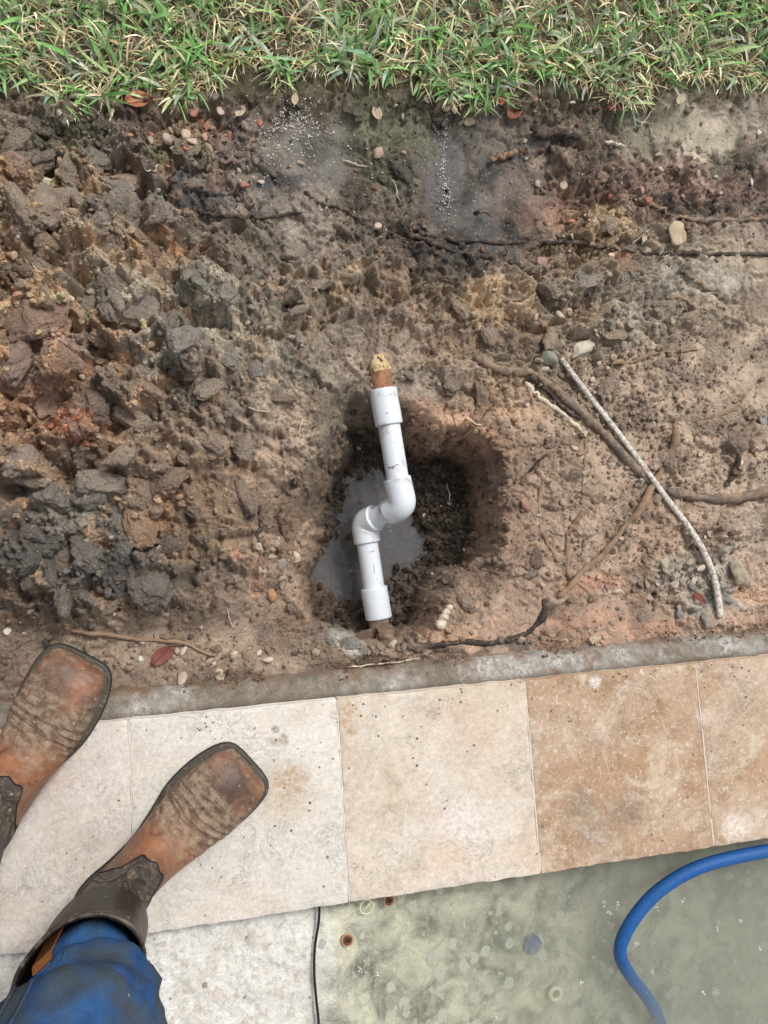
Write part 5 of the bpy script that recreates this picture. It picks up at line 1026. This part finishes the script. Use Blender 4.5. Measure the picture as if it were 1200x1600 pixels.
def boot(name, label, toe_uv, heel_uv, inner, seed, parent):
    toe = P(toe_uv[0], toe_uv[1], .012)[:2]; dr = P(heel_uv[0], heel_uv[1], .012)[:2]-toe; dr = -dr/np.linalg.norm(dr); org = toe-dr*.312
    ang = math.atan2(dr[1], dr[0])-math.pi/2
    b = bpy.data.objects.new(name, None); COL.objects.link(b); b.parent = parent; b.location = (org[0], org[1], .0005); b.rotation_euler = (0, 0, ang); b['label'] = label
    # sole: outline swept over profile
    ys = np.array([0, .004, .015, .04, .08, .12, .16, .20, .235, .265, .288, .301, .309, .312]); wl = np.array([.006, .020, .0315, .0355, .032, .0325, .042, .0550, .0590, .0580, .0535, .0470, .0365, .020])
    yy = catmull(np.column_stack([ys, wl]), 50); left = np.column_stack([-yy[:, 1]+inner*(.006*np.sin(np.clip(yy[:, 0]/.3, 0, 1)*np.pi)-.003), yy[:, 0]]); right = np.column_stack([yy[:, 1]+inner*(.006*np.sin(np.clip(yy[:, 0]/.3, 0, 1)*np.pi)-.003), yy[:, 0]])
    out = np.vstack([left, right[::-1]]); m = len(out); cen = np.array([0, .16]); nrm = np.zeros_like(out); tg = np.roll(out, -1, 0)-np.roll(out, 1, 0); nrm[:, 0] = tg[:, 1]; nrm[:, 1] = -tg[:, 0]; nrm /= np.linalg.norm(nrm, axis=1)[:, None]
    if ((out-cen)*nrm).sum() < 0: nrm = -nrm
    def slab(prof, nm, mat):
        V = []; 
        for o_, z in prof:
            q = out+nrm*o_; V += [(x, y, z+(.006*max(0, (y-.25)/.06)**1.5)) for x, y in q]
        k = len(prof); V += [(0, .16, prof[0][1]), (0, .16, prof[-1][1])]; F = [tuple(f) for f in grid_faces(k, m, True)]
        F += [(k*m, (j+1) % m, j) for j in range(m)]+[(k*m+1, (k-1)*m+j, (k-1)*m+(j+1) % m) for j in range(m)]
        link(nm, mesh_py(nm, V, F), mat, b)
    slab([(-.002, 0), (0, .0015), (.0002, .004), (0, .0075), (-.0018, .0095)], 'sole', M_RUBBER)
    slab([(-.0022, .0092), (-.0014, .0105), (-.0020, .0125), (-.004, .0135), (-.012, .0138)], 'welt', M_WELT)
    # stitching along the welt
    st_v = []; 
    q = out+nrm*-.0038
    for k in range(4, m-4, 1):
        if q[k][1] < .15: continue
        a = q[k]; d = q[(k+1) % m]-a; zz = .0139+(.006*max(0, (a[1]-.25)/.06)**1.5); st_v.append(sweep([(a[0], a[1], zz), (a[0]+d[0]*.6, a[1]+d[1]*.6, zz+.0002)], .0006, 5))
    V, F = join(st_v); o = link('welt_stitching', mesh_py('welt_stitching', V, F), M_WELT, b); o['kind'] = 'stuff'
    # heel block
    hv = [(x*.92, y*.9+.003, z) for z in (.0, .0) for x, y in ()]
    V, f, th = boot_grid(320, 80, inner); nr, nc = V.shape[:2]; ct = np.cos(th)[None, :]; X, Y, Z = V[..., 0], V[..., 1], V[..., 2]
    nrmv = np.cross(np.gradient(V, axis=1), np.gradient(V, axis=0)); nrmv /= np.linalg.norm(nrmv, axis=2)[..., None]+1e-9
    cenr = V.mean(1, keepdims=True); sg = np.sign(((V-cenr)*nrmv).sum(-1, keepdims=True)); nrmv *= sg
    # walking creases over the ball of the foot and ankle
    yw = Y+fbm(X+seed, Y, 30, 3, seed)*.010+X*.12*inner
    cre = (np.sin(yw*2*np.pi/.0135)*.6+np.sin(yw*2*np.pi/.0061+2+X*30)*.45*(fbm(X, Y, 40, 2, seed+8) > 0))*np.exp(-((Y-.205)/.032)**2)*sm(-.1, .5, ct+X*0)*1.5
    cre = cre+.8*np.sin((Z+Y*.6+fbm(X, Z+seed, 25, 3, seed+4)*.02)*2*np.pi/.030)*np.exp(-((Z-.135)/.030)**2)*(Y > .03)
    cre = cre+.9*fbm(X*1.+seed, Z+Y, 24, 3, seed+1)*sm(.14, .2, Z)
    lump_ = fbm(X+seed*2, Y+Z*.7, 28, 4, seed+6)
    Vd = V+nrmv*((cre*.0019+lump_*.0022)*(.3+.7*np.clip(ct+.8, 0, 1)))[..., None]
    col = np.zeros(V.shape); brown = lin((130, 92, 70)); dark = lin((84, 62, 50)); oran = lin((138, 96, 72))
    k = sm(-.3, .4, fbm(X+seed, Y, 16, 3, seed+3))[..., None]; col[:] = dark*(1-k)+oran*k
    kk = np.exp(-((Y-.16)/.03)**2)[..., None]*.6; col = col*(1-kk)+lin((146, 98, 68))*kk
    mud = np.exp(-((Y-.218)/.046)**2)*(.95 if seed % 2 else .7)+.30+.4*sm(.05, .018, Z)
    mud = mud*(1-np.exp(-((Y-.155)/.018)**2)*.8)-np.exp(-((Y-.275)/.024)**2)*np.exp(-((X-.012)/.03)**2)*.75
    Cm = np.zeros(V.shape[:2])
    sel = nr
    me = mesh_np('vamp', Vd.reshape(-1, 3), grid_faces(nr, nc, True)[:int((nr-1)*nc*.80)], True, col.reshape(-1, 3), {'Mud': mud.ravel(), 'Crease': Cm.ravel()}); link('vamp', me, M_VAMP, b)
    # dark shaft over it, with a scalloped front edge
    V2 = Vd+nrmv*.0020; fr = np.arange(nr)/(nr-1); a = np.angle(np.exp(1j*th))[None, :]
    scal = .545+.030*np.cos(a*2)*np.exp(-(a/1.6)**2)*-1+.040*np.abs(np.sin(a*1.35))-.036*np.exp(-((np.abs(a)-.55)/.22)**2)-.06*np.exp(-(a/.16)**2)*0
    gap = scal; q = np.clip((fr[:, None]-gap)/(1-gap), 0, None)
    # re-sample each column from its scallop to the top
    ns = 60; S = np.zeros((ns, nc, 3)); 
    for j in range(nc):
        ff_ = np.linspace(float(gap[0, j]), 1, ns)*(nr-1)
        for ax in range(3): S[:, j, ax] = np.interp(ff_, np.arange(nr), V2[:, j, ax])
        S[0, j] = S[0, j]-nrmv[min(int(ff_[0]), nr-1), j]*.0026
    tv = fbm(S[..., 0]+seed, S[..., 2]+S[..., 1], 30, 4, seed+9); cold = lin((58, 54, 50))*np.ones(S.shape)*(1+.3*tv[..., None]); mud2 = .12+.45*sm(-.1, .5, tv)
    inn = []; topc = S[-1].mean(0)
    for w_, dz in ((.985, .0012), (.95, .0), (.93, -.02), (.90, -.10)):
        r_ = topc+(S[-1]-topc)*w_; r_[:, 2] += dz; inn.append(r_)
    S2 = np.concatenate([S, np.array(inn)], 0); cold = np.concatenate([cold]+[np.ones((1, nc, 3))*lin((34, 28, 26))]*4, 0); mud2 = np.concatenate([mud2, np.zeros((4, nc))], 0)
    sh = link('shaft', mesh_np('shaft', S2.reshape(-1, 3), grid_faces(len(S2), nc, True), True, cold.reshape(-1, 3), {'Mud': mud2.ravel(), 'Crease': mud2.ravel()*0}), M_SHAFT, b)
    # piping round the scallop and rim, stitched rows on the shaft
    for nm, rowi, r_, mt in (('scallop_piping', 1, .0011, M_LINING), ('rim_binding', ns-1, .0022, M_SHAFT)):
        path = np.vstack([S[rowi], S[rowi][:2]]); V_, F_ = sweep(path, r_, 8, False)
        me_ = mesh_np(nm, V_, np.array(F_), True, np.tile(lin((52, 44, 40)), (len(V_), 1)), {'Mud': np.full(len(V_), .3)}); link(nm, me_, mt, sh)
    sv = []
    for kk, ph in ((.10, 0), (.16, 0), (.34, 1.5), (.40, 1.5)):
        path = np.array([[np.interp(np.clip(kk+.06*math.sin(a_*5+ph), 0, 1)*(ns-1), np.arange(ns), S[:, int(jj) % nc, ax]) for ax in range(3)] for jj, a_ in enumerate(th)]); path = np.vstack([path, path[:1]]); cen = path.mean(0)
        path = path+(path-cen)*.012; sv.append(sweep(path, .00075, 5, False))
    V_, F_ = join(sv); link('shaft_stitching', mesh_py('shaft_stitching', V_, F_), M_WELT, sh)['kind'] = 'stuff'
    # pull strap inside the opening: tan leather with a red band
    for side in (-1,):
        for nm, x_, w_, mt in (('pull_strap', 0, .012, M_TAN), ('strap_band', 0, .0045, M_RED)):
            pts = [(side*(.0475), .055+x_, z_) for z_ in (.20, .235, .262, .282, .292)]; V_ = []
            for i_, (px_, py_, pz_) in enumerate(pts):
                o_ = .000 if nm == 'pull_strap' else .0035
                for e_, q_ in ((-1, 0), (1, 0), (1, 1), (-1, 1)): V_.append((px_+o_*1.-side*q_*.002*0+q_*.0022+(.004 if i_ == 4 else 0), py_+e_*w_, pz_))
            F_ = [tuple(x) for x in grid_faces(5, 4, True)]+[(3, 2, 1, 0), (16, 17, 18, 19)]; link(nm, mesh_py(nm, V_, F_, False), mt, sh if False else b)
    return b, org, dr
person = thing('person', 'person seen from above in muddy brown square-toed boots and blue jeans standing on the tiles', 'person', tuple(P(120, 1400, 0)))
pl = Vector(person.location)
bR, oR, dR = boot('boot', 'right boot, resting wholly on the pale tile', (393, 1186), (196, 1372), -1, 1, person); bL, oL, dL = boot('boot', 'left boot, its toe hanging over the dirt', (136, 1022), (36, 1196), 1, 2, person)
for b in (bR, bL): b.location = b.location-pl
# jeans: one continuous garment, two legs stuffed in the boots, joined at the hips
t = NT('denim'); q_ = t.obj(); n1 = t.noise(q_, 12, 5, .6); n2 = t.noise(q_, 900, 2, .6); n3_ = t.noise(q_, 60, 4, .7)
c = t.mix(t.rng(n1, .35, .65), lin((28, 56, 98)), lin((58, 98, 146))); c = t.mix(t.rng(t.noise(q_, 9, 4, .6, .5), .46, .60, 0, .75), c, lin((70, 74, 68))); c = t.mix(1, c, gray(t, n2, .75, 1.25), 'MULTIPLY'); c = t.mix(1, c, gray(t, n3_, .85, 1.15), 'MULTIPLY')
sp = t.math('MULTIPLY', t.math('LESS_THAN', t.voro(q_, 60), .10), t.math('GREATER_THAN', t.n('ShaderNodeSeparateColor', {0: t.voro(q_, 60, out='Color')}), .85)); c = t.mix(sp, c, lin((150, 140, 120)))
wv = t.n('ShaderNodeTexWave', {'Vector': q_, 'Scale': 260., 'Distortion': 2.}); M_DENIM = t.fin(Base_Color=c, Roughness=.85, Normal=t.bump(t.math('ADD', t.math('MULTIPLY', n2, .4), t.math('MULTIPLY', wv, .3)), .0008, .7), Specular_IOR_Level=.15)
def leg(org, dr, seed, knee, hip):
    side = np.array([dr[1], -dr[0]])*(1 if seed == 1 else -.6); base = org+dr*.062
    prof = [(.13, base, .036, .040), (.22, base, .043, .050), (.262, base, .047, .056), (.285, base-dr*.010+side*.012, .048, .054), (.300, base-dr*.004+side*.030, .072, .072), (.322, base-dr*.002+side*.034, .084, .084), (.348, base-dr*.008+side*.026, .080, .082), (.380, base*.97+knee*.03+side*.012, .068, .072), (.41, base*.9+knee*.1, .063, .068), (.45, base*.6+knee*.4, .068, .072), (.50, knee, .076, .080), (.55, knee*.85+hip*.15, .080, .084), (.65, knee*.55+hip*.45, .086, .090), (.78, knee*.15+hip*.85, .098, .102), (.88, hip, .110, .115)]
    A = np.array([[z, c_[0], c_[1], w, d] for z, c_, w, d in prof]); A = catmull(A, 110); nc = 64; th = np.linspace(0, 2*np.pi, nc, endpoint=False); V = np.zeros((110, nc, 3))
    for i, (z, cx, cy, w, d) in enumerate(A):
        e = 1+.0*th; fold = .08*np.sin(th*3+z*40+seed)*math.exp(-((z-.34)/.05)**2)+.05*np.sin(th*2-z*60+seed*2)*math.exp(-((z-.38)/.08)**2)+.040*np.sin(z*110+np.sin(th*2+seed)*1.4)*math.exp(-((z-.37)/.07)**2)
        fold = fold+fbm(th*0+np.cos(th)*.3+seed, np.sin(th)*.3+z*1.5, 6, 3, seed)*.07-np.abs(fbm(np.cos(th)*.25+seed, np.sin(th)*.25+z*1.2, 9, 3, seed+3))*.10
        V[i, :, 0] = cx+(side[0]*np.cos(th)*w+dr[0]*np.sin(th)*d)*(1+fold); V[i, :, 1] = cy+(side[1]*np.cos(th)*w+dr[1]*np.sin(th)*d)*(1+fold); V[i, :, 2] = z+.006*np.sin(th*2+seed)*math.exp(-((z-.31)/.05)**2)
    return V, th
kR = P(95, 1672, .50)[:2]; hR = kR+np.array([-.03, -.10]); kL = kR+(oL-oR)*.9+np.array([-.05, -.03]); hL = hR+np.array([-.21, .03])
Vr, th = leg(oR, dR, 1, kR, hR); Vl, _ = leg(oL, dL, 2, kL, hL)
Fg = grid_faces(110, 64, True); hc = (hR+hL)/2; ap = hR-hL; ap /= np.linalg.norm(ap); fw = np.array([-ap[1], ap[0]])
V = np.vstack([Vr.reshape(-1, 3), Vl.reshape(-1, 3)]); F = [tuple(f) for f in Fg]+[tuple(f+110*64) for f in Fg]; pv = []
for z, w, d in ((.80, .12, .09), (.84, .19, .12), (.90, .205, .125), (.97, .19, .12), (1.02, .175, .11)):
    pv.append([(hc[0]+ap[0]*math.cos(a)*w+fw[0]*math.sin(a)*d, hc[1]+ap[1]*math.cos(a)*w+fw[1]*math.sin(a)*d, z) for a in th])
b0 = len(V); V = np.vstack([V, np.array(pv).reshape(-1, 3), [(hc[0], hc[1], .79)], [(hc[0], hc[1], 1.02)]]); F += [tuple(f+b0) for f in grid_faces(5, 64, True)]+[(b0+320, b0+(j+1) % 64, b0+j) for j in range(64)]+[(b0+321, b0+256+j, b0+256+(j+1) % 64) for j in range(64)]
je = link('jeans', mesh_py('jeans', V-np.array(pl), F), M_DENIM, person)
# double side seam with stitches on the right leg
ji = 28
for dj, nm in ((0, 'side_seam'), (2, 'side_seam')):
    pth = Vr[38:90, (ji+dj) % 64]; cen = Vr[38:90].mean(1); pth = pth+(pth-cen)*.012; V, F = sweep(pth, .0016, 6); link(nm, mesh_py(nm, V-np.array(pl), F), M_DENIM, je)
